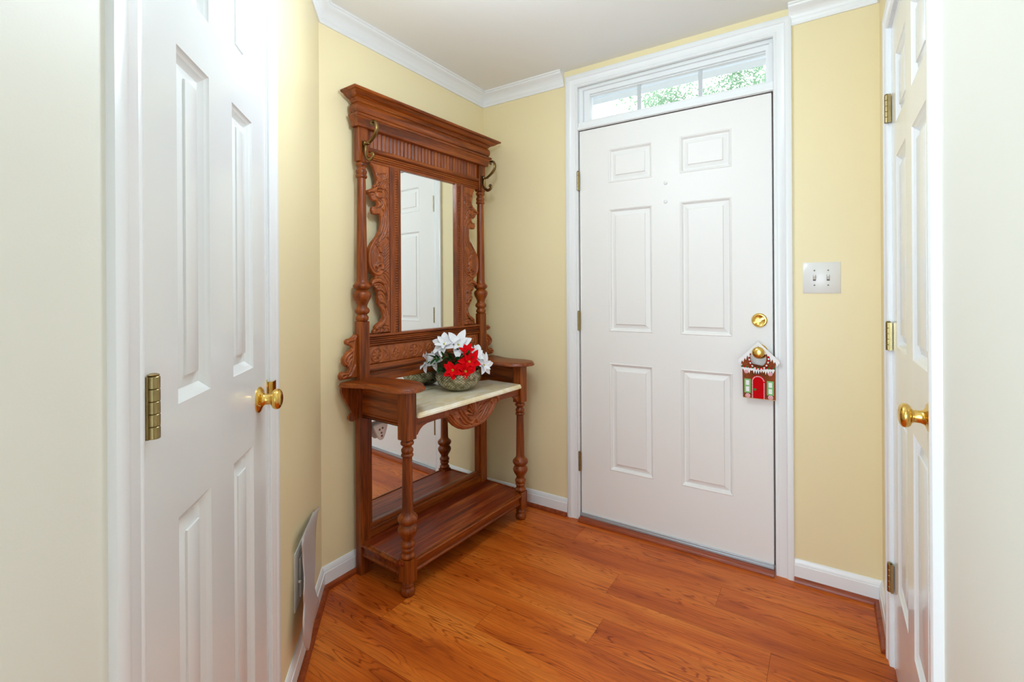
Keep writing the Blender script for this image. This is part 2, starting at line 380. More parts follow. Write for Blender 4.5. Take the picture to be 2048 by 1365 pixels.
# ------------------------------------------------------------------ doors
CASP = [(0, 0), (0, .009), (.003, .012), (.009, .012), (.011, .0105), (.013, .0125), (.030, .0125), (.034, .0145), (.036, .017), (.042, .018), (.052, .018), (.057, .015), (.058, 0)]
def casing(mb, x0, x1, zt, prof, y=0.0):
    """frame around an opening, local x along wall, y into the room"""
    k = len(prof); vs = []
    for (px, pz, sx, sz) in ((x0, 0, -1, 0), (x0, zt, -1, 1), (x1, zt, 1, 1), (x1, 0, 1, 0)):
        for (d, h) in prof: vs.append((px + sx * d, y + h, pz + sz * d))
    fs = []
    for i in range(3):
        for j in range(k - 1): fs.append((i * k + j, i * k + j + 1, (i + 1) * k + j + 1, (i + 1) * k + j))
    fs.append(tuple(range(k))); fs.append(tuple(3 * k + j for j in range(k)))
    mb.add(vs, fs)
def leaf(name, x0, x1, z0, z1, th, cols, rows, rings, mat, parent, y=0.0):
    """six panel door leaf; front surface at y"""
    mb = MB(); xs = [x0] + [v for c in cols for v in c] + [x1]; zs = [z0] + [v for r in rows for v in r] + [z1]
    for i in range(len(xs) - 1):
        for j in range(len(zs) - 1):
            a, b, c, d = xs[i], xs[i + 1], zs[j], zs[j + 1]
            if i % 2 == 1 and j % 2 == 1:
                prev = None
                for (ins, dep) in rings:
                    q = [(a + ins, y + dep, c + ins), (b - ins, y + dep, c + ins), (b - ins, y + dep, d - ins), (a + ins, y + dep, d - ins)]
                    if prev:
                        mb.add(prev + q, [(k, (k + 1) % 4, 4 + (k + 1) % 4, 4 + k) for k in range(4)])
                    prev = q
                mb.add(prev, [(0, 1, 2, 3)])
            else:
                mb.add([(a, y, c), (b, y, c), (b, y, d), (a, y, d)], [(0, 1, 2, 3)])
    mb.add([(x0, y, z0), (x1, y, z0), (x1, y - th, z0), (x0, y - th, z0), (x0, y, z1), (x1, y, z1), (x1, y - th, z1), (x0, y - th, z1)],
           [(0, 1, 2, 3), (4, 5, 6, 7), (0, 4, 7, 3), (1, 5, 6, 2), (3, 2, 6, 7)])
    return mb.build(name, mat, parent, smooth=28)
R_INT = [(0, 0), (.003, -.0003), (.005, -.003), (.010, -.0055), (.012, -.0075), (.019, -.0128), (.021, -.0138), (.042, -.0075), (.043, -.0045), (.0445, -.004)]
R_STEEL = [(0, 0), (.003, .002), (.007, .0005), (.010, -.003), (.014, -.011), (.017, -.012), (.036, -.005), (.0375, -.001), (.039, 0)]
def hinge(parent, x, zc, h=0.089, side=1, y=0.004, r=0.0068, leafw=0.012):
    """barrel hinge; side: +1 leaf plate extends to +x"""
    hg = MB(); seg = h / 5
    for k in range(5):
        z = zc - h / 2 + k * seg
        hg.lathe([(0, r * .9), (.0008, r), (seg - .0012, r), (seg - .0004, r * .9)], x, y + r, n=14, cz=z)
    hg.lathe([(0, r * .8), (.002, r * .95), (.004, r * .5)], x, y + r, n=14, cz=zc + h / 2)
    a, b = (x, x + side * leafw) if side > 0 else (x - leafw, x)
    hg.box(a, b, y - .002, y + .006, zc - h / 2, zc + h / 2)
    return hg.build('hinge', BRASSD, parent, smooth=30)
def knob(parent, x, z, y=0.0, f=.80, name='door_knob', r=0.0250, rr=.031):
    k = MB()
    P_ = [(0, rr), (.003, rr), (.007, rr - .003), (.010, .020), (.014, .0150), (.020, .0130), (.034, .0130), (.0355, .0145), (.037, .0145), (.0385, .0185), (.042, r - .0025), (.047, r - .0003), (.051, r), (.056, r - .0006), (.060, r - .003), (.0635, r - .008), (.0652, r - .014), (.0655, .006), (.0655, .0004)]
    k.lathe([(z_ * f, r_) for z_, r_ in P_], x, y, n=48, axis='y', cz=z)
    return k.build(name, BRASS, parent, smooth=40)

# --- left closet door (door_2) on the diagonal wall
d2 = empty('door_2', (0, AY, 0), DROT); struct(d2)
cols = [(0.841, 0.975), (1.084, 1.216)]; rows = [(0.245, 0.862), (1.037, 1.617), (1.712, 1.925)]
leaf('door_leaf', LD0 + .003, LD1 - .003, 0.012, LDZ - .004, 0.034, cols, rows, R_INT, DOORG, d2, y=0.0)
CASL = [(d * 1.25, h * .62) for d, h in CASP]
mb = MB(); casing(mb, LD0 - .006, LD1 + .006, LDZ + .006, CASL); mb.build('door_casing', TRIM, d2, smooth=40)
mb = MB(); mb.box(LD0 - .02, LD0, -.1, 0.0, 0, LDZ + .02); mb.box(LD1, LD1 + .02, -.1, 0.0, 0, LDZ + .02); mb.box(LD0, LD1, -.1, 0.0, LDZ, LDZ + .02)
mb.box(LD0, LD0 + .012, -.06, -.036, 0, LDZ); mb.box(LD1 - .012, LD1, -.06, -.036, 0, LDZ)
mb.build('door_jamb', TRIM, d2)
for zc in (1.058, 1.86, 0.25): hinge(d2, LD1 - .004, zc, h=.087, side=1, y=.003, r=.0082, leafw=.0095)
knob(d2, 0.804, 0.955)
mb = MB(); mb.prism([(0.741, .93), (0.741, .992), (0.738, .992), (.738, .93)], -.01, .0015, 'xz')
mb.prism([(0.733, 0.945), (0.733, 0.985), (0.7315, 0.985), (0.7315, .945)], -.005, 0.0135, 'xz'); mb.box(0.706, 0.733, .012, .0135, .945, .985)
mb.build('strike_plate', BRASS, d2)

# --- right closet door (door_3)
d3 = empty('door_3', (RW, 0, 0), radians(90)); struct(d3)      # local x = world y, local y = into the room
mb = MB(); casing(mb, RY1 - .006, RY0 + .006, LDZ + .006, CASP); mb.build('door_casing', TRIM, d3, smooth=40)
cols = [(RY1 + .092, RY1 + .302), (RY1 + .40, RY1 + .612)]
leaf('door_leaf', RY1 + .003, RY0 - .003, 0.012, LDZ - .004, 0.034, cols, [(0.30, 0.862), (1.037, 1.617), (1.712, 1.925)], R_INT, DOORG, d3)
mb = MB(); mb.box(RY0, RY0 + .02, -.1, 0, 0, LDZ + .02); mb.box(RY1 - .02, RY1, -.1, 0, 0, LDZ + .02); mb.box(RY1, RY0, -.1, 0, LDZ, LDZ + .02)
mb.build('door_jamb', TRIM, d3)
for zc in (1.063, 1.79, 0.29): hinge(d3, RY0 - .001, zc, side=-1, y=.004, r=.0072, leafw=.012)
knob(d3, RY1 + .060, 0.952)

# --- front door (door_1) with transom window_1; local x = -world x
d1 = empty('door_1', (0, 0, 0), pi); struct(d1)
fx = lambda x: -x
FCAS = [(0, 0), (0, .008), (.003, .012), (.012, .012), (.014, .0105), (.016, .0125), (.040, .0125), (.044, .0155), (.046, .018), (.064, .018), (.068, .015), (.069, 0)]
mb = MB(); casing(mb, -1.540, -0.628, 2.289, FCAS); mb.build('door_casing', TRIM, d1, smooth=40)
FD0, FD1, FDZ0, FDZ1 = 0.634, 1.5325, 0.036, 2.056
cx = lambda a, b: (-b, -a)
leaf('door_leaf', -FD1, -FD0, FDZ0, FDZ1, 0.044, [cx(1.149, 1.375), cx(.794, 1.019)], [(0.290, 0.840), (1.003, 1.630), (1.763, 1.937)], R_STEEL, DOORW, d1, y=-0.004)
mb = MB()
mb.box(-0.628, -FO0, -.12, .002, 0, 2.305); mb.box(-FO1, -1.548, -.12, .002, 0, 2.305); mb.box(-1.548, -.628, -.12, 0, 2.062, 2.102)   # jambs + transom bar
mb.box(-1.540, -.628, -.002, .008, 2.064, 2.078)
mb.build('door_jamb', TRIM, d1, bevel=.001)
MB().box(-1.548, -1.5345, -.03, -.010, .03, 2.062).build('weatherstrip', DARK, d1)
MB().box(-FD0, -.628, -.03, -.012, .03, 2.062).build('weatherstrip', DARK, d1)
MB().box(-1.534, -.628, -.03, -.012, 2.0565, 2.062).build('weatherstrip', DARK, d1)
for zc in (1.792, 1.052, 0.308): hinge(d1, -0.6295, zc, h=.10, side=-1, y=.004, r=.0062, leafw=.008)
mb = MB(); mb.box(-1.533, -.634, -.03, .004, .018, .036); mb.box(-1.533, -.634, .002, .008, .018, .028); mb.build('door_sweep', METAL, d1, bevel=.0015)
for z in (1.727, 1.637): MB().lathe([(0, .009), (.003, .009), (.005, .005), (.0055, .0005)], -1.083, -.004, n=20, axis='y', cz=z).build('door_viewer', PLASTIC, d1)
mb = MB()
mb.lathe([(0, .031), (.006, .0305), (.010, .027), (.0105, .023), (.009, .020), (.008, .010), (.012, .008), (.012, .0005)], -1.482, -.004, n=40, axis='y', cz=1.080)
a = radians(-30); q = [(.022, .004), (.022, -.004), (-.022, -.0045), (-.022, .0045)]
mb.prism([(-1.482 + p * cos(a) - r * sin(a), 1.080 + p * sin(a) + r * cos(a)) for p, r in q], .004, .022, 'xz')
mb.build('deadbolt', BRASS, d1, smooth=30)
knob(d1, -1.482, 0.945, y=-.004, f=.95, r=.0245, rr=.032)
for z in (1.076, .925):
    mb = MB(); mb.box(-1.5485, -1.546, -.012, .006, z - .030, z + .030); mb.box(-1.5495, -1.546, -.001, .008, z - .012, z + .012)
    mb.build('strike_plate', BRASSD, d1, bevel=.0008)
# threshold strip in wood
mb = MB(); mb.sweep([(0.632, 0.0), (1.536, 0.0)], [(-.12, 0), (.040, 0), (.040, .006), (.037, .012), (.031, .0165), (.024, .018), (-.12, .018)])
struct(mb.build('trim_5', QROUNDX, smooth=50))

# transom window
w1 = empty('window_1', (0, 0, 0), pi); struct(w1)
G0, G1, GZ0, GZ1 = 0.680, 1.512, 2.120, 2.245
def ring_frame(mb, x0, x1, z0, z1, t0, y0, y1):
    mb.box(x0, x0 + t0, y0, y1, z0, z1); mb.box(x1 - t0, x1, y0, y1, z0, z1); mb.box(x0 + t0, x1 - t0, y0, y1, z0, z0 + t0); mb.box(x0 + t0, x1 - t0, y0, y1, z1 - t0, z1)
mb = MB()
mb.box(-1.548, -.628, -.07, -.012, 2.275, 2.306); mb.box(-.650, -.628, -.07, -.012, 2.102, 2.276); mb.box(-1.548, -1.524, -.07, -.012, 2.102, 2.276); mb.box(-1.524, -.650, -.07, -.012, 2.102, 2.108)
mb.box(-1.524, -.650, -.07, -.026, GZ1 + .008, 2.276); mb.box(-G0 - .003 , -.650, -.07, -.026, 2.108, 2.256); mb.box(-1.524, -G1 + .003, -.07, -.026, 2.108, 2.256)
mb.box(-G1 , -G0, -.07, -.026, 2.106, GZ0 - .004)
ring_frame(mb, -G1 - .006, -G0 + .006, GZ0 - .008, GZ1 + .010, .007, -.07, -.040)
mb.build('window_frame', TRIM, w1, bevel=.0015)
MB().box(-G1, -G0, -.056, -.052, GZ0 - .004, GZ1 + .004).build('pane', NT('window_glass').set(Base_Color=(1, 1, 1, 1), Roughness=0, IOR=1.45, Transmission_Weight=1.0).m, w1)
MUNT = plain('muntin_grey', (196, 201, 205), 0.4, var=.01)
for x in (0.941, 1.2345): MB().box(-x - .009, -x + .009, -.062, -.050, GZ0 - .004, GZ1 + .004).build('muntin', MUNT, w1)

# ------------------------------------------------------------------ outside: porch, tree
SIDE = plain('white_porch_paint', (200, 208, 216), 0.6, var=.01)
mb = MB(); mb.box(-2.5, 4.5, 1.38, 1.5, 2.80, 3.02); mb.box(-2.5, 4.5, .12, 1.5, 3.0, 3.05)
struct(mb.build('ceiling_porch', SIDE))
struct(MB().box(-.35, -.20, .12, 1.5, 0, 3.0).build('wall_porch', SIDE))
struct(MB().box(-12, 14, .1, 20, -.25, -.15).build('ground', plain('porch_concrete', (170, 168, 160), .8, var=.05)))
LEAF = NT('sunlit_leaf'); LEAF.set(Base_Color=lin((132, 160, 132)), Roughness=.6)
LEAF.b.inputs['Subsurface Weight'].default_value = 0.0
tr = LEAF.n('ShaderNodeBsdfTranslucent'); tr.inputs[0].default_value = lin((150, 185, 150)); ms = LEAF.n('ShaderNodeMixShader'); ms.inputs[0].default_value = .5
outn = LEAF.t.nodes['Material Output']; LEAF.l(LEAF.b.outputs[0], ms.inputs[1]); LEAF.l(tr.outputs[0], ms.inputs[2]); LEAF.l(ms.outputs[0], outn.inputs[0])
def tree(name, cx, cy, cz, rx, ry, rz, n, seed, label):
    rnd = random.Random(seed); root = empty(name, (cx, cy, -.15)); tag(root, label, 'tree')
    mb = MB(); mb.tube([(0, 0, 0), (.1, 0, 1.5), (-.05, .05, 3), (0, 0, cz)], [.13, .11, .08, .04], n=8)
    for k in range(9):
        a = rnd.uniform(0, 2 * pi); e = (rnd.uniform(.5, .95) * rx * cos(a), rnd.uniform(.5, .95) * ry * sin(a), cz + rnd.uniform(-.8, .9) * rz)
        mb.tube([(0, 0, 2.4 + k * .05), (e[0] * .5, e[1] * .5, (e[2] + 2.7) / 2 + .1), e], [.008, .005, .003], n=6)
    mb.build('branches', plain('bark', (150, 146, 136), .8, var=.2), root)
    mb = MB(); cl = [(Vector((rnd.gauss(0, .42) * rx, rnd.gauss(0, .42) * ry, cz + rnd.gauss(0, .42) * rz))) for _ in range(46)]
    for _ in range(n):
        c = rnd.choice(cl) + Vector((rnd.gauss(0, .16), rnd.gauss(0, .16), rnd.gauss(0, .13)))
        d = Vector((rnd.uniform(-1, 1), rnd.uniform(-1, 1), rnd.uniform(-1, .6))).normalized(); s = d.cross(Vector((rnd.uniform(-1, 1), rnd.uniform(-1, 1), 1))).normalized()
        L = rnd.uniform(.035, .075); w = L * .24; u = d.cross(s) * L * .12
        mb.add([c, c + d * L * .45 + s * w + u, c + d * L, c + d * L * .45 - s * w + u], [(0, 1, 2), (0, 2, 3)])
    mb.build('foliage', LEAF.m, root)
tree('tree', 0.5, 5.4, 4.15, 2.0, .8, 1.0, 17000, 5, 'leafy green tree seen outside through the transom glass')

# ------------------------------------------------------------------ hall stand
X0, Y0, TH = .0272, -.9704, radians(2.978)
hs = empty('hall_stand', (X0, Y0, 0), -TH)
tag(hs, 'tall reddish brown carved wooden hall stand with mirror and marble shelf', 'hall stand')
SW = .848; SC = SW / 2
def mir(s): return SW - s
# rear posts
for s0 in (0.0, SW - .051):
    MB().box(0, .035, s0, s0 + .051, 0, 1.086).build('rear_post', WOOD_V, hs, bevel=.0015)
COLP = [(1.084, .018), (1.088, .023), (1.095, .0275), (1.105, .0275), (1.112, .022), (1.116, .0205), (1.119, .025), (1.125, .0305), (1.133, .032), (1.140, .029), (1.146, .023), (1.150, .0215), (1.158, .0225), (1.170, .0275), (1.183, .0345), (1.195, .0385), (1.205, .0385), (1.213, .034), (1.218, .027), (1.2215, .025), (1.224, .028), (1.229, .034), (1.236, .038), (1.243, .0375), (1.249, .032), (1.254, .027), (1.262, .0242), (1.28, .0228), (1.40, .0215), (1.55, .0198), (1.704, .0180), (1.7055, .021), (1.709, .0245), (1.716, .0245), (1.720, .0205), (1.724, .022), (1.730, .0238), (1.737, .0235), (1.742, .0205), (1.746, .0185), (1.752, .019), (1.757, .0235), (1.762, .0255), (1.768, .0245), (1.772, .020), (1.776, .018)]
for s0 in (.0255, SW - .0255):
    MB().lathe(COLP, .0175, s0, n=36).build('column', WOOD_V, hs, smooth=50)
for s0 in (0.0, SW - .051):
    MB().box(0, .035, s0, s0 + .051, 1.775, 1.925).build('post_block', WOOD_V, hs, bevel=.003)
# front legs
LEGP0 = [(0, .018), (.003, .022), (.010, .0265), (.020, .028), (.029, .026), (.034, .0215), (.038, .0215), (.042, .0245), (.047, .0235), (.052, .0205), (.060, .020)]
LEGP1 = [(.149, .020), (.1505, .024), (.155, .0285), (.163, .0285), (.168, .0235), (.172, .0215), (.178, .0225), (.184, .0265), (.189, .0265), (.193, .0235), (.196, .0245), (.200, .0285), (.208, .029), (.214, .0255), (.219, .0215), (.226, .0215), (.234, .0245), (.246, .0325), (.258, .0385), (.268, .0395), (.277, .0355), (.283, .0295), (.2865, .028), (.289, .031), (.294, .0365), (.302, .0405), (.311, .0405), (.318, .0355), (.324, .028), (.331, .0238), (.340, .0222), (.45, .0208), (.552, .0192), (.554, .0225), (.558, .0250), (.563, .0245), (.567, .0205), (.572, .0225), (.578, .0245), (.585, .0235), (.589, .0195), (.595, .0175), (.599, .0195), (.603, .0255), (.609, .027), (.614, .0255), (.618, .021), (.624, .019)]
for s0 in (.034, SW - .034):
    mb = MB(); mb.lathe(LEGP0, .292, s0, n=32); mb.lathe(LEGP1, .292, s0, n=36)
    b = .0255; mb.box(.292 - b, .292 + b, s0 - b, s0 + b, .059, .149)
    lg = mb.build('front_leg', WOOD_V, hs, smooth=50)
    b = .027; MB().box(.292 - b, .292 + b, s0 - b, s0 + b, .622, .820).build('leg_block', WOOD_V, lg, bevel=.003)
# cornice
def stand_sweep(mb, prof, base_o=0.0, s0=0.0, s1=SW, tf=.035):
    """moulding round front and both sides of the head; prof (offset, z)"""
    k = len(prof); vs = []
    for (t, s, dt, ds) in ((0, s0, 0, -1), (tf, s0, 1, -1), (tf, s1, 1, 1), (0, s1, 0, 1)):
        for (o, z) in prof: vs.append((t + dt * o, s + ds * o, z))
    fs = []
    for i in range(3):
        for j in range(k - 1): fs.append((i * k + j, (i + 1) * k + j, (i + 1) * k + j + 1, i * k + j + 1))
    fs.append((0, k, 2 * k, 3 * k)); fs.append((k - 1, 2 * k - 1, 3 * k - 1, 4 * k - 1))
    fs.append(tuple(range(k)) + ()) ; fs.append(tuple(3 * k + j for j in range(k)))
    fs.append((0, 3 * k, 4 * k - 1, k - 1))
    mb.add(vs, fs)
mb = MB(); stand_sweep(mb, [(.001, 1.921), (.011, 1.921), (.013, 1.925), (.0125, 1.931), (.014, 1.942), (.018, 1.952), (.021, 1.956), (.021, 1.959), (.026, 1.962), (.027, 1.967), (.026, 1.971), (.022, 1.973), (.001, 1.973)])
mb.build('lower_moulding', WOOD_H, hs, smooth=30)
mb = MB(); stand_sweep(mb, [(.001, 1.973), (.006, 1.973)] + [(.005 + .015 * sin(a), 1.9985 - .0245 * cos(a)) for a in [radians(x) for x in range(15, 180, 15)]] + [(.005, 2.023), (.001, 2.023)])
mb.build('rounded_frieze', WOOD_H, hs, smooth=50)
mb = MB(); stand_sweep(mb, [(.001, 2.023), (.010, 2.023), (.0125, 2.026), (.0155, 2.029), (.0155, 2.031), (.020, 2.033), (.022, 2.0355), (.0245, 2.036), (.030, 2.038), (.038, 2.042), (.045, 2.0465), (.051, 2.052), (.054, 2.0535), (.058, 2.054), (.0625, 2.0565), (.065, 2.0605), (.064, 2.0645), (.061, 2.0665), (.001, 2.0665)])
mb.build('cornice', WOOD_H, hs, smooth=30)
# fluted frieze
mb = MB(); nf = 34; s0, s1 = .051, SW - .051; prof = []
for k in range(nf):
    a = s0 + (s1 - s0) * k / nf; w = (s1 - s0) / nf
    for q in range(7):
        f = q / 6; prof.append((a + w * f * .999, .016 + .0075 * sin(pi * f) ** .7))
poly = [(y, t) for (y, t) in prof]
vs = []; fs = []
for z in (1.838, 1.925):
    for (y, t) in poly: vs.append((t, y, z))
n = len(poly)
for i in range(n - 1): fs.append((i, i + 1, n + i + 1, n + i))
mb.add(vs, fs); mb.box(.006, .015, s0, s1, 1.838, 1.925)
mb.build('fluted_panel', WOOD_V, hs, smooth=60)
# reeded rail helper: profile (t, z) along s
def rail(name, prof, s0, s1, mat=WOOD_H, back=.006, parent=None):
    mb = MB(); P = [(back, prof[0][1])] + prof + [(back, prof[-1][1])]
    mb.prism([(p[0], p[1]) for p in P], s0, s1, 'xz'); return mb.build(name, mat, parent or hs, smooth=40)
def reeds(z0, z1, n, t0, amp):
    out = []; h = (z1 - z0) / n
    for k in range(n):
        for q in range(6):
            f = q / 5; out.append((t0 + amp * sin(pi * f) ** .6, z0 + h * (k + f * .999)))
    return out
rail('upper_rail', [(.022, 1.783), (.024, 1.786), (.024, 1.792)] + reeds(1.794, 1.824, 3, .021, .005) + [(.024, 1.826), (.031, 1.830), (.033, 1.834), (.033, 1.841), (.030, 1.845)], .051, SW - .051)
rail('middle_rail', [(.024, .974)] + reeds(.976, 1.012, 4, .022, .006) + [(.026, 1.013), (.032, 1.016), (.033, 1.022), (.031, 1.026)], .051, SW - .051)
rail('lower_rail', [(.022, .851), (.027, .853), (.029, .858), (.024, .863), (.024, .866), (.032, .869), (.034, .876), (.031, .882), (.026, .885), (.024, .892)], .051, SW - .051)
rail('back_board', [(.020, .812), (.020, .851)], .051, SW - .051)
# mirror stiles with rope carving
for s0, s1 in ((.176, .236), (.612, .672)):
    mb = MB(); mb.prism([(.006, s0), (.022, s0), (.026, s0 + .004), (.026, s0 + .012), (.024, s0 + .014), (.024, s1 - .014), (.028, s1 - .011), (.029, s1 - .005), (.026, s1), (.006, s1)], 1.026, 1.785, 'xy')
    st = mb.build('mirror_stile', WOOD_V, hs, smooth=30)
    mb = MB(); z = 1.030; sc = (s0 + s1) / 2 + (.006 if s0 < .4 else -.006)
    while z < 1.778:
        mb.ball((.0245, sc, z), .0095, n=8, sq=(.34, .9, .62)); z += .0118
    mb.build('rope_carving', WOOD_V, st, smooth=60)
MB().box(.008, .0125, .236, .612, 1.026, 1.785).build('upper_mirror', MIRROR, hs)
for s0 in (.051, SW - .066): MB().box(.006, .026, s0, s0 + .015, .142, .815).build('lower_mirror_stile', WOOD_V, hs, bevel=.001)
MB().box(.008, .0125, .066, SW - .066, .19, .815).build('lower_mirror', MIRROR, hs)
rail('lower_mirror_rail', [(.030, .142), (.030, .176), (.026, .180), (.030, .184), (.034, .188), (.034, .194), (.028, .198)], .051, SW - .051)
mb = MB(); mb.box(.001, .006, .051, SW - .051, .142, 1.03); mb.box(.001, .006, .176, .672, 1.026, 1.785); mb.box(.001, .006, .051, SW - .051, 1.783, 1.925)
mb.build('back_panel', WOOD_V, hs)

# ---- carved relief builder -------------------------------------------------
def inside(p, poly):
    c = False; n = len(poly); x, y = p
    for i in range(n):
        x1, y1 = poly[i]; x2, y2 = poly[(i + 1) % n]
        if (y1 > y) != (y2 > y) and x < (x2 - x1) * (y - y1) / (y2 - y1) + x1: c = not c
    return c
def segd(p, a, b):
    ax, ay = a; bx, by = b; px, py = p; dx, dy = bx - ax, by - ay; L = dx * dx + dy * dy
    t = 0 if L == 0 else max(0, min(1, ((px - ax) * dx + (py - ay) * dy) / L))
    return sqrt((px - ax - t * dx) ** 2 + (py - ay - t * dy) ** 2)
def smooth_poly(P, it=2, closed=True):
    for _ in range(it):
        Q = []; n = len(P)
        for i in range(n if closed else n - 1):
            a, b = P[i], P[(i + 1) % n]
            Q.append((a[0] * .75 + b[0] * .25, a[1] * .75 + b[1] * .25)); Q.append((a[0] * .25 + b[0] * .75, a[1] * .25 + b[1] * .75))
        P = Q if closed else [P[0]] + Q + [P[-1]]
    return P
def relief(name, outline, strokes, t_back, t_face, step, parent, mirror=False, ridge=.004, edge=.006, dome=.0):
    """outline & strokes in (s, z); ridges raised along strokes: (points, width, height)"""
    edges = [(outline[i], outline[(i + 1) % len(outline)]) for i in range(len(outline))]
    ss = [p[0] for p in outline]; zs = [p[1] for p in outline]
    pts = list(outline); nb = len(pts)
    z = min(zs) + step / 2; row = 0
    segs = []
    for (P, w, h) in strokes:
        Q = smooth_poly(P, 2, False) if len(P) > 2 else P
        for i in range(len(Q) - 1): segs.append((Q[i], Q[i + 1], w, h, min(Q[i][0], Q[i + 1][0]) - w, max(Q[i][0], Q[i + 1][0]) + w, min(Q[i][1], Q[i + 1][1]) - w, max(Q[i][1], Q[i + 1][1]) + w))
    while z < max(zs):
        s = min(ss) + (step / 2 if row % 2 else 0)
        while s < max(ss):
            p = (s, z)
            if inside(p, outline) and min(segd(p, a, b) for a, b in edges if min(a[1], b[1]) - step < z < max(a[1], b[1]) + step or True) > step * .55: pts.append(p)
            s += step
        z += step; row += 1
    res = delaunay_2d_cdt([Vector(p) for p in pts], [], [list(range(nb))], 1, 1e-7)
    vv, ff = res[0], res[2]
    H = []; VAL = []
    for p in vv:
        d = min(segd(p, a, b) for a, b in edges); e = min(1, d / edge); e = sqrt(max(0, 1 - (1 - e) ** 2))
        h = 0.0; gr_ = 0.0; edge_d = 0.0
        for (a, b, w, hh, sx0, sx1, sz0, sz1) in segs:
            if sx0 - .002 < p[0] < sx1 + .002 and sz0 - .002 < p[1] < sz1 + .002:
                d2_ = segd(p, a, b); q = d2_ / w
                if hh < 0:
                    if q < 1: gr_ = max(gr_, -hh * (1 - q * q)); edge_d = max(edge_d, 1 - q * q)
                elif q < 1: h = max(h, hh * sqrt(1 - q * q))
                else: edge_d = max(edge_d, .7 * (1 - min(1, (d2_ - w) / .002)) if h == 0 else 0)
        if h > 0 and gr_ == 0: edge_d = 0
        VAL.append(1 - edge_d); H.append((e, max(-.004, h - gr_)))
    hm = max([x[1] for x in H] + [1e-6])
    mb = MB(); k = len(vv); f = (lambda s: SW - s) if mirror else (lambda s: s)
    vs = [(t_back + (t_face - t_back) * (.45 + .55 * H[i][0]) + H[i][1] * H[i][0], f(vv[i][0]), vv[i][1]) for i in range(k)]
    mb.add(vs, [tuple(x) for x in ff])
    # side skirt + back
    bv = [(vs[i]) for i in range(nb)] + [(t_back, f(vv[i][0]), vv[i][1]) for i in range(nb)]
    o = len(mb.v); mb.v += bv; mb.f += [(o + i, o + (i + 1) % nb, o + nb + (i + 1) % nb, o + nb + i) for i in range(nb)]; mb.mi += [0] * nb
    mb.add([(t_back, f(vv[i][0]), vv[i][1]) for i in range(nb)], [tuple(range(nb))])
    me = bpy.data.meshes.new(name); me.from_pydata(mb.v, [], mb.f); me.materials.append(CARVED)
    at = me.attributes.new('carve', 'FLOAT', 'POINT')
    val = [VAL[i] if i < k else .9 for i in range(len(mb.v))]
    at.data.foreach_set('value', val)
    bm = bmesh.new(); bm.from_mesh(me); bmesh.ops.remove_doubles(bm, verts=bm.verts, dist=1e-6); bmesh.ops.recalc_face_normals(bm, faces=bm.faces); bm.to_mesh(me); bm.free()
    me.polygons.foreach_set('use_smooth', [True] * len(me.polygons)); me.set_sharp_from_angle(angle=radians(70))
    ob = bpy.data.objects.new(name, me); COL.objects.link(ob); ob.parent = parent
    return ob
def mirror_copy(o):
    """mirrored twin of a carved part on the other side of the stand"""
    me = o.data.copy()
    for v in me.vertices: v.co.y = SW - v.co.y
    me.flip_normals()
    c = bpy.data.objects.new(o.name.split('.')[0], me); COL.objects.link(c); c.parent = o.parent
    for md in o.modifiers:
        m2 = c.modifiers.new(md.name, md.type)
        if md.type == 'BEVEL': m2.width = md.width; m2.segments = md.segments; m2.limit_method = md.limit_method; m2.angle_limit = md.angle_limit
    return c

# lion panels
LION = [(.176, 1.785), (.069, 1.785), (.078, 1.773), (.087, 1.760), (.093, 1.745), (.098, 1.728), (.102, 1.712), (.100, 1.695), (.089, 1.684), (.085, 1.675), (.072, 1.667), (.058, 1.661), (.052, 1.655), (.052, 1.647), (.058, 1.641), (.066, 1.638), (.072, 1.624), (.084, 1.616), (.100, 1.617), (.109, 1.610), (.108, 1.600), (.097, 1.592), (.084, 1.592), (.077, 1.587), (.074, 1.573), (.081, 1.558), (.098, 1.556), (.117, 1.561), (.125, 1.547), (.125, 1.515), (.119, 1.490), (.099, 1.460), (.074, 1.431), (.058, 1.405), (.052, 1.378), (.052, 1.346), (.058, 1.318), (.071, 1.295), (.088, 1.283), (.092, 1.277), (.076, 1.267), (.066, 1.254), (.069, 1.242), (.084, 1.239), (.092, 1.230), (.094, 1.221), (.103, 1.209), (.106, 1.194), (.104, 1.173), (.108, 1.155), (.122, 1.138), (.133, 1.115), (.134, 1.096), (.122, 1.081), (.099, 1.069), (.088, 1.058), (.086, 1.047), (.080, 1.042), (.078, 1.026), (.176, 1.026)]
LS = []
def zc_(z, dx): return z + dx * (z - 1.22) / .46
def A(X, Y): return (-.077 + X * .000384, zc_(1.684 - (Y - 1015) * .000309, (X - 430) * .000071))        # head
def B(X, Y): return (-.0494 + X * .000566, zc_(1.62 - Y * .000455, (X - 250) * .0001))                    # body
def gv(P, w=.0019, h=.0032, f=A): LS.append(([f(*p) for p in P], w, -h))
def rd(P, w=.006, h=.005, f=A): LS.append(([f(*p) for p in P], w, h))
# head: rounded masses
rd([(350, 1098), (400, 1075), (450, 1070)], .010, .006); rd([(480, 1160), (520, 1150), (545, 1165)], .016, .008); rd([(470, 1045), (510, 1038), (556, 1062)], .006, .006)
rd([(405, 1290), (450, 1300), (510, 1290)], .012, .006, A); rd([(500, 1085), (530, 1095)], .005, .006); rd([(590, 1020), (605, 1050)], .014, .004)
rd([(500, 900), (560, 940), (600, 960)], .020, .004); rd([(560, 1200), (570, 1260), (560, 1330)], .014, .005)
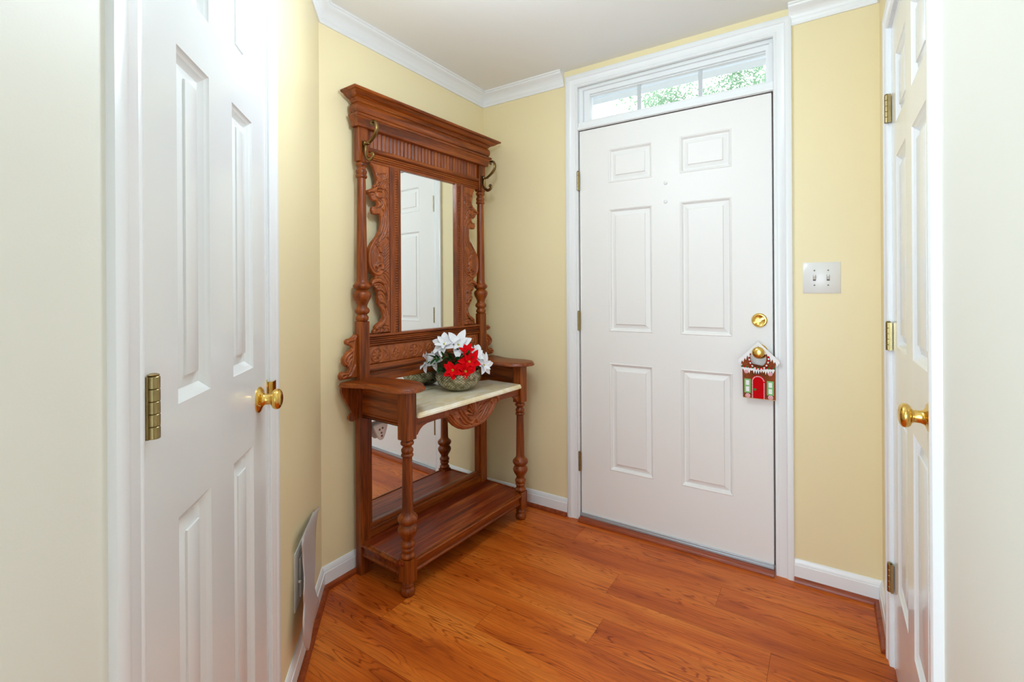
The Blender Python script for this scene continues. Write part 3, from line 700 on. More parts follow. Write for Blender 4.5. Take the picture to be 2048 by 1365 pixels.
# head: incised lines
gv([(345, 1120), (372, 1108), (392, 1112)]); gv([(372, 1122), (410, 1112), (440, 1120), (452, 1140)]); gv([(385, 1150), (388, 1195)], .0015); gv([(402, 1148), (405, 1200)], .0015); gv([(420, 1150), (424, 1205)], .0015); gv([(384, 1150), (436, 1150)], .0013)
gv([(440, 1128), (448, 1180), (490, 1206), (548, 1200)]); gv([(462, 1078), (490, 1068), (525, 1082), (548, 1108)]); gv([(466, 1090), (500, 1110), (546, 1112)]); gv([(470, 1058), (512, 1050), (552, 1078)])
gv([(420, 1038), (455, 1030), (478, 1012)]); gv([(480, 1030), (500, 1010), (520, 990), (530, 965)]); gv([(500, 1035), (530, 1022), (548, 990), (546, 965)]); gv([(478, 1000), (490, 980), (512, 975)])
gv([(470, 862), (498, 868), (520, 890), (530, 930)]); gv([(522, 850), (545, 880), (556, 925)]); gv([(558, 858), (572, 890), (582, 925)]); gv([(600, 862), (592, 895), (606, 925)]); gv([(468, 868), (480, 852), (500, 850), (520, 862), (545, 845), (565, 852), (600, 855)])
gv([(548, 960), (585, 935), (640, 930)]); gv([(556, 985), (600, 955), (645, 958)]); gv([(572, 1010), (585, 985), (620, 978), (642, 1005), (640, 1045), (618, 1072)]); gv([(590, 1020), (605, 1005), (622, 1022), (612, 1050), (596, 1060), (606, 1085)])
gv([(560, 1010), (565, 1050), (590, 1090)]); gv([(560, 1120), (580, 1160), (600, 1215)]); gv([(575, 1095), (600, 1130), (615, 1180)]); gv([(600, 1095), (625, 1130), (640, 1170)]); gv([(565, 1170), (575, 1215), (610, 1260), (615, 1310)]); gv([(600, 1200), (630, 1240), (640, 1300)]); gv([(630, 1190), (652, 1230)])
gv([(520, 1215), (545, 1245), (548, 1290), (520, 1330)]); gv([(485, 1225), (520, 1238), (530, 1275)])
for k in range(6): gv([(408 + 22 * k, 1345), (404 + 24 * k, 1310)], .0014)
gv([(640, 1090), (650, 1140), (648, 1190)]); gv([(560, 1290), (590, 1330)]); gv([(640, 1330), (620, 1290)])
# neck and mane
for P_ in ([(330, 150), (325, 230), (300, 310), (262, 385)], [(350, 150), (348, 240), (322, 320), (285, 395)], [(368, 110), (370, 230), (345, 320), (312, 388)], [(385, 150), (384, 270), (362, 340), (335, 380)],
           [(345, 60), (360, 110), (352, 160)], [(365, 40), (384, 100)], [(322, 95), (340, 120), (336, 160)], [(378, 310), (372, 350), (385, 380)]): gv(P_, f=B)
# breast scroll rims
rd([(300, 318), (243, 392), (198, 462), (186, 540), (190, 620), (210, 680), (250, 722), (296, 724), (316, 700)], .0065, .006, B)
gv([(276, 412), (230, 470), (212, 540), (212, 612), (230, 668), (258, 700), (284, 700)], f=B); gv([(300, 330), (262, 384), (245, 402)], f=B)
for k in range(5): gv([(236 + 9 * k, 478 - 4 * k), (228 + 9 * k, 550), (232 + 9 * k, 625)], .0013, .002, B)
rd([(262, 418), (272, 440)], .009, .006, B); rd([(290, 470), (306, 500)], .010, .006, B); rd([(300, 550), (316, 585)], .011, .006, B)
gv([(258, 408), (278, 402), (286, 424), (272, 440), (262, 428)], f=B); gv([(282, 448), (306, 456), (318, 490), (312, 522), (292, 512)], f=B); gv([(292, 530), (320, 540), (334, 580), (322, 602)], f=B)
rd([(262, 640), (276, 616), (304, 612), (322, 634), (318, 664)], .010, .008, B); gv([(252, 650), (262, 622), (290, 602), (320, 612), (336, 642), (326, 676), (306, 684)], f=B); gv([(252, 668), (266, 658), (280, 672), (270, 688), (254, 684)], f=B); gv([(282, 650), (296, 640), (304, 660)], f=B)
# wing feathers
gv([(292, 420), (318, 392), (345, 362), (368, 366), (384, 390)], f=B)
for k in range(9): gv([(388, 418 + 30 * k), (356, 452 + 30 * k), (326, 510 + 25 * k)], .0018, .003, B)
for k in range(5): gv([(350, 420 + 30 * k), (325, 445 + 30 * k)], .0014, .0025, B)
# acanthus leg
rd([(214, 812), (240, 785), (290, 778), (330, 805)], .010, .007, B); rd([(262, 866), (300, 862), (338, 900)], .009, .006, B); rd([(292, 975), (318, 985), (345, 1025)], .012, .007, B)
gv([(208, 800), (222, 772), (270, 756), (320, 770), (355, 820), (378, 900)], f=B); gv([(232, 838), (240, 812), (278, 800), (320, 820), (352, 870), (374, 950)], f=B); gv([(244, 842), (262, 826), (300, 830), (335, 868), (362, 935)], .0015, f=B)
gv([(252, 872), (268, 850), (305, 850), (340, 892), (368, 970)], f=B); gv([(275, 905), (285, 880), (318, 892), (345, 935), (366, 1000)], f=B); gv([(282, 930), (310, 915), (338, 960), (360, 1020)], f=B)
gv([(282, 985), (296, 962), (326, 970), (352, 1010), (372, 1080)], f=B); gv([(290, 1020), (310, 1005), (338, 1035), (356, 1090), (360, 1150)], f=B); gv([(302, 1000), (330, 1010), (350, 1050)], .0014, f=B); gv([(318, 1062), (340, 1100), (345, 1160)], .0014, f=B)
gv([(330, 740), (366, 790), (386, 850)], f=B); gv([(318, 712), (350, 720), (388, 780)], f=B); gv([(345, 690), (380, 720)], f=B); gv([(382, 980), (376, 1050), (380, 1120)], f=B)
# paw
rd([(345, 1150), (330, 1195), (290, 1225), (262, 1250)], .010, .007, B); gv([(352, 1180), (330, 1215), (310, 1232)], f=B); gv([(250, 1278), (262, 1248), (285, 1240), (296, 1262), (290, 1282)], f=B); gv([(296, 1280), (304, 1250), (324, 1246), (336, 1268), (328, 1284)], f=B); gv([(338, 1282), (344, 1252), (368, 1250), (380, 1275)], f=B)
gv([(310, 1232), (345, 1222), (375, 1232)], f=B); gv([(240, 1290), (388, 1290)], .0022, f=B)
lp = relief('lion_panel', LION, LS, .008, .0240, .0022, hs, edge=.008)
lp.name = 'lion_panel'; mirror_copy(lp)

# scroll brackets above the arms
BR = [(.002, 1.032), (-.012, 1.031), (-.022, 1.022), (-.034, 1.016), (-.048, 1.015), (-.058, 1.006), (-.056, .994), (-.044, .987), (-.030, .984), (-.024, .976), (-.030, .967), (-.048, .961), (-.058, .950), (-.068, .940), (-.073, .930), (-.072, .916), (-.062, .903), (-.048, .897), (-.042, .886), (-.046, .876), (-.058, .874), (-.070, .880), (-.082, .876), (-.088, .864), (-.086, .852), (-.080, .845), (.002, .845)]
BS = [([(-.004, 1.022), (-.014, 1.000), (-.018, .960), (-.022, .920), (-.034, .880), (-.052, .858), (-.076, .853)], .005, .006), ([(-.018, 1.010), (-.036, 1.008), (-.050, 1.004), (-.048, .994)], .006, .008),
      ([(-.026, .962), (-.044, .952), (-.060, .938), (-.066, .920), (-.054, .908)], .006, .008), ([(-.028, .945), (-.044, .932), (-.050, .918)], .005, .007), ([(-.030, .925), (-.040, .912), (-.044, .900)], .004, .006),
      ([(-.050, .868), (-.066, .870), (-.080, .866), (-.078, .857)], .006, .008)] + [([(-.008 - .004 * k, .900 - .006 * k), (-.020 - .004 * k, .872 - .004 * k), (-.030 - .006 * k, .855)], .003, .005) for k in range(4)]
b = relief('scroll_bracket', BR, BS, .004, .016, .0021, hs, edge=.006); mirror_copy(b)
# curved brackets under the arms
UB = smooth_poly([(.0, .820), (-.075, .820), (-.080, .800), (-.070, .775), (-.052, .745), (-.036, .715), (-.026, .695), (-.036, .694), (-.044, .686), (-.043, .672), (-.030, .663), (-.014, .664), (-.002, .676), (.0, .70)], 2)
mb = MB(); mb.prism(UB, .004, .020, 'yz'); ub = mb.build('arm_bracket', WOOD_V, hs, smooth=60, bevel=.002); mirror_copy(ub)
# arms
ARM = smooth_poly([(.001, -.088), (.03, -.090), (.07, -.082), (.11, -.060), (.15, -.046), (.19, -.045), (.24, -.052), (.29, -.052), (.335, -.038), (.365, .0), (.372, .035), (.358, .072), (.325, .105), (.28, .128), (.22, .136), (.15, .130), (.08, .112), (.036, .094), (.001, .09)], 2)
def arm_mesh():
    mb = MB(); cx_ = sum(p[0] for p in ARM) / len(ARM); n = len(ARM)
    def off(d):
        out = []
        for i in range(n):
            a, b = ARM[i - 1], ARM[(i + 1) % n]; tx, ty = b[0] - a[0], b[1] - a[1]; L = sqrt(tx * tx + ty * ty) or 1
            out.append((max(.001, ARM[i][0] - ty / L * d), ARM[i][1] + tx / L * d))
        return out
    prof = [(.004, .8185), (.0, .8205), (-.0, .8245), (.0035, .828), (.004, .830), (.0065, .8345), (.010, .837), (.013, .8375)]
    L = [off(d) for d, z in prof]
    for i, (d, z) in enumerate(prof):
        mb.v += [(p[0], p[1], z) for p in L[i]]
    for i in range(len(prof) - 1):
        for k in range(n):
            mb.f.append((i * n + k, i * n + (k + 1) % n, (i + 1) * n + (k + 1) % n, (i + 1) * n + k)); mb.mi.append(0)
    mb.f.append(tuple(range(n))[::-1]); mb.mi.append(0); mb.f.append(tuple((len(prof) - 1) * n + k for k in range(n))); mb.mi.append(0)
    return mb
ar = arm_mesh().build('arm_shelf', WOOD_D, hs, smooth=50); mirror_copy(ar)
# side aprons
def apron_side():
    mb = MB(); P = [(.0, .676), (.006, .676), (.008, .680), (.006, .686), (.003, .688), (.003, .694), (.006, .697), (.004, .702), (.004, .8185), (.022, .8185), (.022, .676)]
    mb.prism([(p[0] + .008, p[1]) for p in P], .035, .265, 'yz'); return mb
ap = apron_side().build('side_apron', WOOD_D, hs, smooth=40); mirror_copy(ap)
# front apron with shaped edge
AP = [(.061, .718), (.061, .630), (.078, .632), (.084, .641), (.094, .652), (.108, .661), (.130, .667), (.190, .669), (.245, .665), (.258, .652), (.272, .636), (.292, .618), (.318, .601), (.350, .589), (.385, .583), (SC, .581)]
AP = AP + [(SW - p[0], p[1]) for p in AP[:-1][::-1]]
MB().prism(AP, .288, .306, 'yz').build('front_apron', WOOD_H, hs, smooth=30, bevel=.0015)
CO = [(.226, .694), (.238, .705), (.262, .712), (.290, .716), (.302, .716), (.308, .706), (.300, .694), (.312, .684), (.330, .690), (.352, .676), (.374, .668), (.380, .684), (.392, .698), (.408, .708), (SC, .712)]
CO2 = [(.385, .5815), (.350, .587), (.318, .599), (.294, .615), (.272, .634), (.262, .648), (.262, .662), (.240, .668), (.228, .680)]
CO = CO + [(SW - p[0], p[1]) for p in CO[:-1][::-1]] + [(SW - p[0], p[1]) for p in CO2[::-1]] + [(SC, .580)] + CO2
CS = []
for sgn in (1, -1):
    g = (lambda p: p) if sgn > 0 else (lambda p: (SW - p[0], p[1]))
    def cs(P, w, h): CS.append(([g(p) for p in P], w, h))
    cs([(.247, .674), (.250, .688), (.263, .701), (.283, .703), (.302, .697), (.311, .687)], .0055, .008); cs([(.260, .676), (.264, .688), (.278, .692), (.294, .688)], .0035, .005)
    cs([(.311, .692), (.323, .703), (.338, .701), (.345, .691), (.338, .683)], .005, .008)
    cs([(.262, .680), (.275, .673), (.284, .655), (.305, .631), (.335, .610), (.375, .596), (.418, .592)], .0055, .008); cs([(.264, .662), (.286, .637), (.316, .611), (.355, .594), (.395, .588)], .0045, .006)
    cs([(.294, .671), (.300, .684), (.315, .685), (.332, .666), (.351, .643), (.371, .620), (.405, .603)], .0045, .008); cs([(.313, .649), (.320, .654), (.334, .634), (.357, .614), (.393, .600)], .004, .007)
    cs([(.336, .656), (.355, .637), (.377, .619), (.412, .607)], .0035, .006); cs([(.347, .676), (.355, .662), (.371, .646), (.389, .629), (.415, .614)], .0038, .007); cs([(.363, .656), (.379, .642), (.399, .625), (.418, .616)], .0032, .005)
    for k in range(5):
        a = radians(90 + 21 * k + 2); cx0, cz0 = SC, .640; px_, pz_ = SC + .046 * cos(a), .652 + .054 * sin(a)
        cs([(cx0 + .006 * cos(a), cz0 + .008 * sin(a)), (px_, pz_)], .0058, .009); cs([(px_, pz_), (px_ + .003 * cos(a), pz_ + .003 * sin(a))], .0072, .011)
        CS.append(([g(p) for p in [(cx0 + .008 * cos(a + .18), cz0 + .010 * sin(a + .18)), (SC + .048 * cos(a + .18), .652 + .056 * sin(a + .18))]], .0016, -.004))
    cs([(.404, .602), (.412, .616), (SC, .622)], .005, .010)
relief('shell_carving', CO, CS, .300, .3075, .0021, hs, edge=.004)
# carved band with rosettes
mb0 = [(.051, .892), (SW - .051, .892), (SW - .051, .975), (.051, .975)]
RS = []
for k in range(7):
    c = .10 + k * (SW - .2) / 6; r = .030 if k % 2 == 0 else .020; zc = .933
    RS.append(([(c + r * cos(a), zc + r * sin(a)) for a in [2 * pi * i / 14 for i in range(15)]], .0042, .004))
    for i in range(6 if k % 2 == 0 else 5):
        a = 2 * pi * i / (6 if k % 2 == 0 else 5); RS.append(([(c + .004 * cos(a), zc + .004 * sin(a)), (c + r * .62 * cos(a), zc + r * .62 * sin(a))], .0048, .005))
    if k < 6:
        d = (SW - .2) / 12 + c
        RS.append(([(d - .014, zc + .020), (d, zc + .010), (d + .003, zc - .006), (d - .008, zc - .018)], .004, .004)); RS.append(([(d + .012, zc + .024), (d + .006, zc), (d + .014, zc - .022)], .0035, .004))
        RS.append(([(d - .006, zc - .026), (d + .004, zc - .018), (d + .010, zc - .028)], .0035, .0035))
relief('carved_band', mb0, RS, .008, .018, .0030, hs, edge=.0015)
# marble top and its supports
MT = []
mb = MB(); z0, z1 = .706, .7245
ME = smooth_poly([(.028, .062), (.318, .062), (.331, .074), (.331, SW - .074), (.318, SW - .062), (.028, SW - .062)], 1)
def off_poly(P, d):
    n = len(P); out = []
    for i in range(n):
        a, b = P[i - 1], P[(i + 1) % n]; tx, ty = b[0] - a[0], b[1] - a[1]; L = sqrt(tx * tx + ty * ty) or 1
        out.append((P[i][0] - ty / L * d, P[i][1] + tx / L * d))
    return out
prof = [(.0, .7045), (.0, .713), (.003, .716), (.0035, .719), (.008, .7245)]
L = [off_poly(ME, d) for d, z in prof]; n = len(ME)
for i, (d, z) in enumerate(prof): mb.v += [(p[0], p[1], z) for p in L[i]]
for i in range(len(prof) - 1):
    for k in range(n): mb.f.append((i * n + k, i * n + (k + 1) % n, (i + 1) * n + (k + 1) % n, (i + 1) * n + k)); mb.mi.append(0)
mb.f.append(tuple(range(n))[::-1]); mb.f.append(tuple(4 * n + k for k in range(n))); mb.mi += [0, 0]
mb.build('marble_top', MARBLE, hs, smooth=35)
mb = MB(); mb.box(.020, .034, .051, SW - .051, .668, .7035); mb.box(.034, .28, .031, .060, .668, .7035); mb.box(.034, .28, SW - .060, SW - .031, .668, .7035)
mb.build('table_frame', WOOD_H, hs, bevel=.001)
# bottom shelf
mb = MB(); mb.box(.012, .298, .002, SW - .002, .127, .139); mb.build('bottom_shelf', WOOD_SH, hs, bevel=.001)
def shelf_edge(mb):
    P = [(.0, .082), (.006, .082), (.009, .086), (.009, .090), (.006, .093), (.004, .095), (.004, .119), (.007, .122), (.012, .126), (.017, .129), (.018, .135), (.015, .139), (.008, .1405), (.008, .1425), (.000, .1425)]
    stf = [(.302 - .003 + p[0], p[1]) for p in P]
    mb.prism(stf, .061, SW - .061, 'xz')
    mb.prism([(.012 - p[0] + .002, p[1]) for p in P], .035, .266, 'yz'); mb.prism([(SW - .012 + p[0] - .002, p[1]) for p in P], .035, .266, 'yz')
mb = MB(); shelf_edge(mb); mb.build('shelf_moulding', WOOD_H, hs, smooth=40)
# coat hooks
def hook():
    mb = MB(); UP = [(.040, 1.842), (.051, 1.846), (.067, 1.848), (.091, 1.860), (.112, 1.875), (.124, 1.893), (.126, 1.908), (.121, 1.924), (.109, 1.934), (.097, 1.935), (.090, 1.930), (.092, 1.922), (.098, 1.920)]
    LO = [(.050, 1.846), (.045, 1.830), (.044, 1.812), (.050, 1.794), (.062, 1.781), (.074, 1.776), (.088, 1.779), (.097, 1.787), (.099, 1.797), (.094, 1.803), (.086, 1.802)]
    s = .0255
    P = smooth_poly(UP, 2, False); mb.tube([(t, s, z) for t, z in P], [.0042 + .0022 * sin(pi * i / (len(P) - 1)) for i in range(len(P))], n=10, flat=1.5)
    P = smooth_poly(LO, 2, False); mb.tube([(t, s, z) for t, z in P], [.0046 + .0012 * sin(pi * i / (len(P) - 1)) for i in range(len(P))], n=10, flat=1.4)
    mb.ball((.096, s, 1.924), .006, n=12); mb.ball((.089, s, 1.800), .0075, n=12)
    mb.ball((.060, s, 1.848), .0075, n=12, sq=(1, 1.5, .7)); mb.ball((.044, s, 1.852), .009, n=12, sq=(.8, .9, 1.4)); mb.ball((.072, s, 1.846), .005, n=10, sq=(1, 1.5, .8))
    mb.box(.0345, .038, s - .009, s + .009, 1.815, 1.864)
    return mb
hk = hook().build('coat_hook', BRONZE, hs, smooth=50, bevel=0); mirror_copy(hk)

# ------------------------------------------------------------------ triangular stick-on light on lower mirror
def stand_pt(t, s, z): return (X0 + t * cos(TH) + s * sin(TH), Y0 + s * cos(TH) - t * sin(TH), z)
gx, gy, gz = stand_pt(.0135, .103, .594)
gd = empty('night_light', (gx, gy, gz), -TH); tag(gd, 'small white rounded triangular stick-on light on the lower mirror', 'night light')
TRI = smooth_poly([(-.024, .036), (.030, .036), (.042, .024), (.020, -.032), (.010, -.040), (-.004, -.040), (-.034, .018), (-.034, .030)], 3)
mb = MB(); n = len(TRI); prof = [(.000, .80), (.006, .80), (.008, .92), (.016, 1.0), (.022, 1.0), (.027, .96), (.029, .88)]
for (t, k) in prof: mb.v += [(t, p[0] * k, p[1] * k) for p in TRI]
for i in range(len(prof) - 1):
    for k in range(n): mb.f.append((i * n + k, i * n + (k + 1) % n, (i + 1) * n + (k + 1) % n, (i + 1) * n + k)); mb.mi.append(0)
mb.f.append(tuple(range(n))); mb.f.append(tuple((len(prof) - 1) * n + k for k in range(n))); mb.mi += [0, 0]
mb.build('housing', plain('pale_lilac_plastic', (246, 245, 250), .3, coat=.2, var=.01), gd, smooth=50)
for (s, z) in ((-.008, .010), (.008, .014), (.002, -.006), (.004, -.020)):
    MB().lathe([(0, .0048), (.0012, .0048), (.0018, .003)], .0288, s, n=14, axis='x', cz=z).build('lens', plain('led_lens', (128, 104, 84), .2, metal=.5, var=.2, vscale=100), gd)

# ------------------------------------------------------------------ bowl and flowers
bx, by, bz = stand_pt(.140, .500, .7255)
def bowl_mat():
    t = NT('mercury_glass'); tc = t.n('ShaderNodeTexCoord'); n = t.n('ShaderNodeTexNoise'); n.inputs['Scale'].default_value = 45; t.l(tc.outputs['Object'], n.inputs['Vector'])
    cr = t.n('ShaderNodeValToRGB'); e = cr.color_ramp.elements; e[0].position = .35; e[0].color = lin((132, 126, 100)); e[1].position = .65; e[1].color = lin((214, 210, 192))
    t.l(n.outputs['Fac'], cr.inputs[0])
    at = t.n('ShaderNodeAttribute', attribute_name='quilt'); c2 = t.n('ShaderNodeValToRGB'); e = c2.color_ramp.elements; e[0].position = .30; e[0].color = (1, 1, 1, 1); e[1].position = .62; e[1].color = (.50, .46, .36, 1)
    t.l(at.outputs['Fac'], c2.inputs[0]); mx = t.n('ShaderNodeMix', data_type='RGBA', blend_type='MULTIPLY'); mx.inputs[0].default_value = 1
    t.l(cr.outputs[0], mx.inputs[6]); t.l(c2.outputs[0], mx.inputs[7]); t.l(mx.outputs[2], t.b.inputs['Base Color']); t.set(Roughness=.22, Metallic=.75)
    return t.m
BOWLP = [(.0, .040), (.001, .052), (.006, .066), (.014, .079), (.026, .0925), (.040, .1035), (.055, .1095), (.068, .1115), (.080, .1105), (.092, .106), (.098, .103)]
BOWLI = [(.098, .099), (.080, .104), (.055, .102), (.030, .088), (.012, .060), (.008, .0)]
cel = []
def bowl():
    mb = MB(); n = 420; rows = 84; vs = []; fs = []
    def R(z):
        for (a, ra), (b, rb) in zip(BOWLP, BOWLP[1:]):
            if a <= z <= b: return ra + (rb - ra) * (z - a) / (b - a)
        return BOWLP[-1][1]
    for i in range(rows + 1):
        z = .0985 * i / rows; zz = min(z, .098); fade = min(1, zz / .006) * min(1, (.098 - zz) / .006)
        for k in range(n):
            a = 2 * pi * k / n; s1 = abs(sin((k / n * 84 + i / rows * 15) * pi / 2)); s2 = abs(sin((k / n * 84 - i / rows * 15) * pi / 2))
            q_ = min(s1, s2); r = R(zz) - .0022 * (.5 - min(1, q_ * 1.5)) * fade; cel.append(min(1, q_ * 1.5))
            vs.append((r * cos(a), r * sin(a), zz))
    for i in range(rows):
        for k in range(n): k2 = (k + 1) % n; fs.append((i * n + k, i * n + k2, (i + 1) * n + k2, (i + 1) * n + k))
    fs.append(tuple(range(n))[::-1]); mb.add(vs, fs)
    vs = []; fs = []
    for (z, r) in [(.098, .103)] + BOWLI:
        for k in range(n): vs.append((max(r, .0005) * cos(2 * pi * k / n), max(r, .0005) * sin(2 * pi * k / n), z))
    for i in range(len(BOWLI)):
        for k in range(n): k2 = (k + 1) % n; fs.append((i * n + k, i * n + k2, (i + 1) * n + k2, (i + 1) * n + k))
    mb.add(vs, fs)
    return mb
bw_mb = bowl()
bw = bw_mb.build('flower_bowl', bowl_mat(), smooth=60); bw.location = (bx, by, bz)
at_ = bw.data.attributes.new('quilt', 'FLOAT', 'POINT')
for i_, v_ in enumerate(bw.data.vertices):
    r_ = sqrt(v_.co.x ** 2 + v_.co.y ** 2); aa = atan2(v_.co.y, v_.co.x) / (2 * pi) % 1.0; hh = v_.co.z / .0985
    at_.data[i_].value = min(1, 1.6 * min(abs(sin((aa * 84 + hh * 15) * pi / 2)), abs(sin((aa * 84 - hh * 15) * pi / 2))))
tag(bw, 'round silvery glass bowl with diamond quilting, holding poinsettias on the marble shelf', 'bowl')

WHITE = plain('white_petal', (236, 238, 244), .6, var=.03, vscale=60); RED = plain('red_petal', (220, 4, 18), .75, var=.12, vscale=60, spec=.1)
GREEN = plain('green_leaf', (14, 74, 20), .6, var=.35, vscale=40); STEMM = plain('green_stem', (40, 96, 40), .6, var=.1)
YEL = plain('yellow_stamen', (196, 186, 60), .6, var=.3, vscale=200)
def petal(mb, base, d, nrm, L, Wd, curl, fold, rnd, seg=6, wave=.08):
    d = d.normalized(); side = d.cross(nrm).normalized(); up_ = side.cross(d).normalized(); vs = []
    tw = rnd.uniform(-.25, .25)
    for i in range(seg + 1):
        f = i / seg; w = Wd * (sin(pi * min(1, f ** .8 * .97 + .03)) ** .75) * .5 if i < seg else 0.0004
        c = base + d * L * (f - .12 * curl * f * f) + up_ * (L * (.22 * f - curl * f * f)) + side * L * tw * f * f
        for k in (-1, -.5, 0, .5, 1):
            vs.append(c + side * w * k + up_ * (abs(k) * w * fold + wave * L * .25 * sin(f * 7 + k * 2)))
    fs = []
    for i in range(seg):
        for k in range(4): a = i * 5 + k; fs.append((a, a + 1, a + 6, a + 5))
    mb.add(vs, fs)
def poinsettia(name, pos, nrm, size, mat, label, seed, group, petals=(6, 5)):
    rnd = random.Random(seed); root = empty(name, (bx, by, bz + .02)); tag(root, label, 'flower', group)
    p = Vector(pos) - Vector((0, 0, .02)); nrm = Vector(nrm).normalized()
    t1 = nrm.orthogonal().normalized(); t2 = nrm.cross(t1)
    for layer, cnt in enumerate(petals):
        Ls = size * (1.0 if layer == 0 else .66)
        for k in range(cnt):
            mb = MB(); a = 2 * pi * (k + .5 * layer) / cnt + rnd.uniform(-.2, .2)
            d = t1 * cos(a) + t2 * sin(a) + nrm * (.15 + .45 * layer)
            petal(mb, p + nrm * .002 * layer + d * .003, d, nrm, Ls * rnd.uniform(.85, 1.15), Ls * .56, rnd.uniform(.05, .38), rnd.uniform(.1, .35), rnd)
            mb.build('petal', mat, root, smooth=60)
    mb = MB()
    for k in range(9): a = 2 * pi * k / 9; mb.ball(p + nrm * (.006 + .002 * (k % 2)) + (t1 * cos(a) + t2 * sin(a)) * (.0045 if k else 0), .0022, n=6)
    mb.build('stamens', YEL, root)
    base = Vector((p.x * .35, p.y * .35, 0.0)); mid = (base + p) / 2 + Vector((0, 0, .012))
    mb = MB(); mb.tube([base, mid, p - nrm * .012, p], .0018, n=6); mb.build('stem', STEMM, root)
    return root
vdir = Vector((1.7235 - bx, -2.3138 - by, 0)).normalized(); lat = Vector((-vdir.y, vdir.x, 0))      # towards the room, and to the right as one stands in it
def P(l, f, z): v = lat * l + vdir * f; return (v.x, v.y, z - bz)
def N(l, f, z): v = lat * l + vdir * f; return (v.x, v.y, z)
gw = 'white artificial poinsettias in the bowl'; gr = 'red artificial poinsettias in the bowl'
poinsettia('white_poinsettia', P(-.066, .01, .948), N(-.25, .7, .7), .074, WHITE, 'white cloth poinsettia at the top left of the bouquet', 1, gw)
poinsettia('white_poinsettia', P(.000, .005, .944), N(.15, .8, .6), .076, WHITE, 'white cloth poinsettia at the very top, above the red ones', 2, gw)
poinsettia('white_poinsettia', P(-.152, .010, .868), N(-.75, .6, .25), .068, WHITE, 'white cloth poinsettia hanging farthest left over the bowl rim', 3, gw)
poinsettia('white_poinsettia', P(-.112, .010, .880), N(-.5, .8, .3), .056, WHITE, 'smaller white cloth poinsettia between the green leaves and the far left one', 4, gw)
poinsettia('white_poinsettia', P(.086, .012, .890), N(.5, .6, .6), .072, WHITE, 'white cloth poinsettia right behind the upper red flower', 5, gw)
poinsettia('white_poinsettia', P(.122, .02, .846), N(.7, .7, .2), .058, WHITE, 'white cloth poinsettia drooping over the right rim of the bowl', 6, gw)
poinsettia('red_poinsettia', P(-.026, .098, .836), N(-.15, 1, .25), .054, RED, 'red cloth poinsettia at the lower left, over the front of the bowl', 7, gr)
poinsettia('red_poinsettia', P(.052, .080, .872), N(.25, 1, .3), .060, RED, 'large red cloth poinsettia at the right of the bouquet', 8, gr)
poinsettia('red_poinsettia', P(.040, .050, .918), N(.1, .8, .7), .042, RED, 'small red cloth poinsettia peeking out at the top right', 9, gr)
poinsettia('red_poinsettia', P(.034, .100, .832), N(.1, .9, -.1), .038, RED, 'small red cloth poinsettia lowest at the front rim', 10, gr)
fol = empty('green_foliage', (bx, by, bz + .02)); tag(fol, 'dark green artificial leaves in the middle of the bouquet', 'foliage')
rnd = random.Random(21); mb = MB()
for k in range(46):
    l = rnd.uniform(-.12, .06); f = rnd.uniform(.0, .08); z = rnd.uniform(.83, .905)
    b0 = Vector(P(l, f, z)) - Vector((0, 0, .02)); d = Vector(N(l * 5 + rnd.uniform(-.5, .5), .6 + rnd.uniform(-.3, .6), rnd.uniform(-.5, .9)))
    petal(mb, b0, d, Vector((0, 0, 1)) if abs(d.normalized().z) < .9 else Vector((1, 0, 0)), rnd.uniform(.035, .062), rnd.uniform(.014, .024), rnd.uniform(0, .4), .25, rnd)
    mb.tube([Vector((b0.x * .3, b0.y * .3, 0)), b0 * .6, b0], .001, n=5)
mb.build('leaves', GREEN, fol, smooth=60)
BERRY = plain('dark_red_berry', (120, 20, 28), .4, var=.2, vscale=90)
mb = MB()
for k in range(26):
    p0 = Vector(P(rnd.uniform(-.03, .04), rnd.uniform(.02, .05), rnd.uniform(.88, .915))) - Vector((0, 0, .02)); mb.ball(p0, .0028, n=7); mb.tube([p0, p0 * .6], .0006, n=4)
mb.build('berries', BERRY, fol)

# ------------------------------------------------------------------ gingerbread house hanging on the front door knob
gh = empty('door_hanger', (1.480, -.030, .747)); tag(gh, 'brown gingerbread house ornament hanging from the front door knob', 'ornament')
BROWN = plain('gingerbread_brown', (138, 66, 28), .7, var=.12, vscale=30, spec=.2); ICE = plain('white_icing', (238, 238, 240), .5, var=.02)
GREN = plain('bright_green', (14, 120, 30), .5, var=.05); LGREN = plain('window_green', (120, 186, 110), .5, var=.05); REDP = plain('red_paint', (196, 0, 12), .7, var=.05, spec=.1); TAN = plain('raw_board_edge', (214, 178, 130), .6, var=.05)
def plate_with_hole(mb, outline, hole, y0, y1):
    n, h = len(outline), len(hole); pts = [Vector(p) for p in outline + hole]
    res = delaunay_2d_cdt(pts, [], [list(range(n)), list(range(n, n + h))], 1, 1e-7)
    vv, ff = res[0], res[2]; hc = (sum(p[0] for p in hole) / h, sum(p[1] for p in hole) / h); hr = min(sqrt((p[0] - hc[0]) ** 2 + (p[1] - hc[1]) ** 2) for p in hole) * .97
    F = [f for f in ff if sqrt((sum(vv[i][0] for i in f) / 3 - hc[0]) ** 2 + (sum(vv[i][1] for i in f) / 3 - hc[1]) ** 2) > hr]
    k = len(vv); mb.add([(p[0], y0, p[1]) for p in vv], F); mb.add([(p[0], y1, p[1]) for p in vv], F)
    for loop in (range(n), range(n, n + h)):
        L = list(loop); m_ = len(L)
        mb.add([(vv[i][0], y0, vv[i][1]) for i in L] + [(vv[i][0], y1, vv[i][1]) for i in L], [(i, (i + 1) % m_, m_ + (i + 1) % m_, m_ + i) for i in range(m_)])
HOUSE = [(-.060, 0), (.064, 0), (.064, .146), (.080, .158), (.078, .165), (.000, .243), (-.074, .160), (-.078, .152), (-.062, .142)]
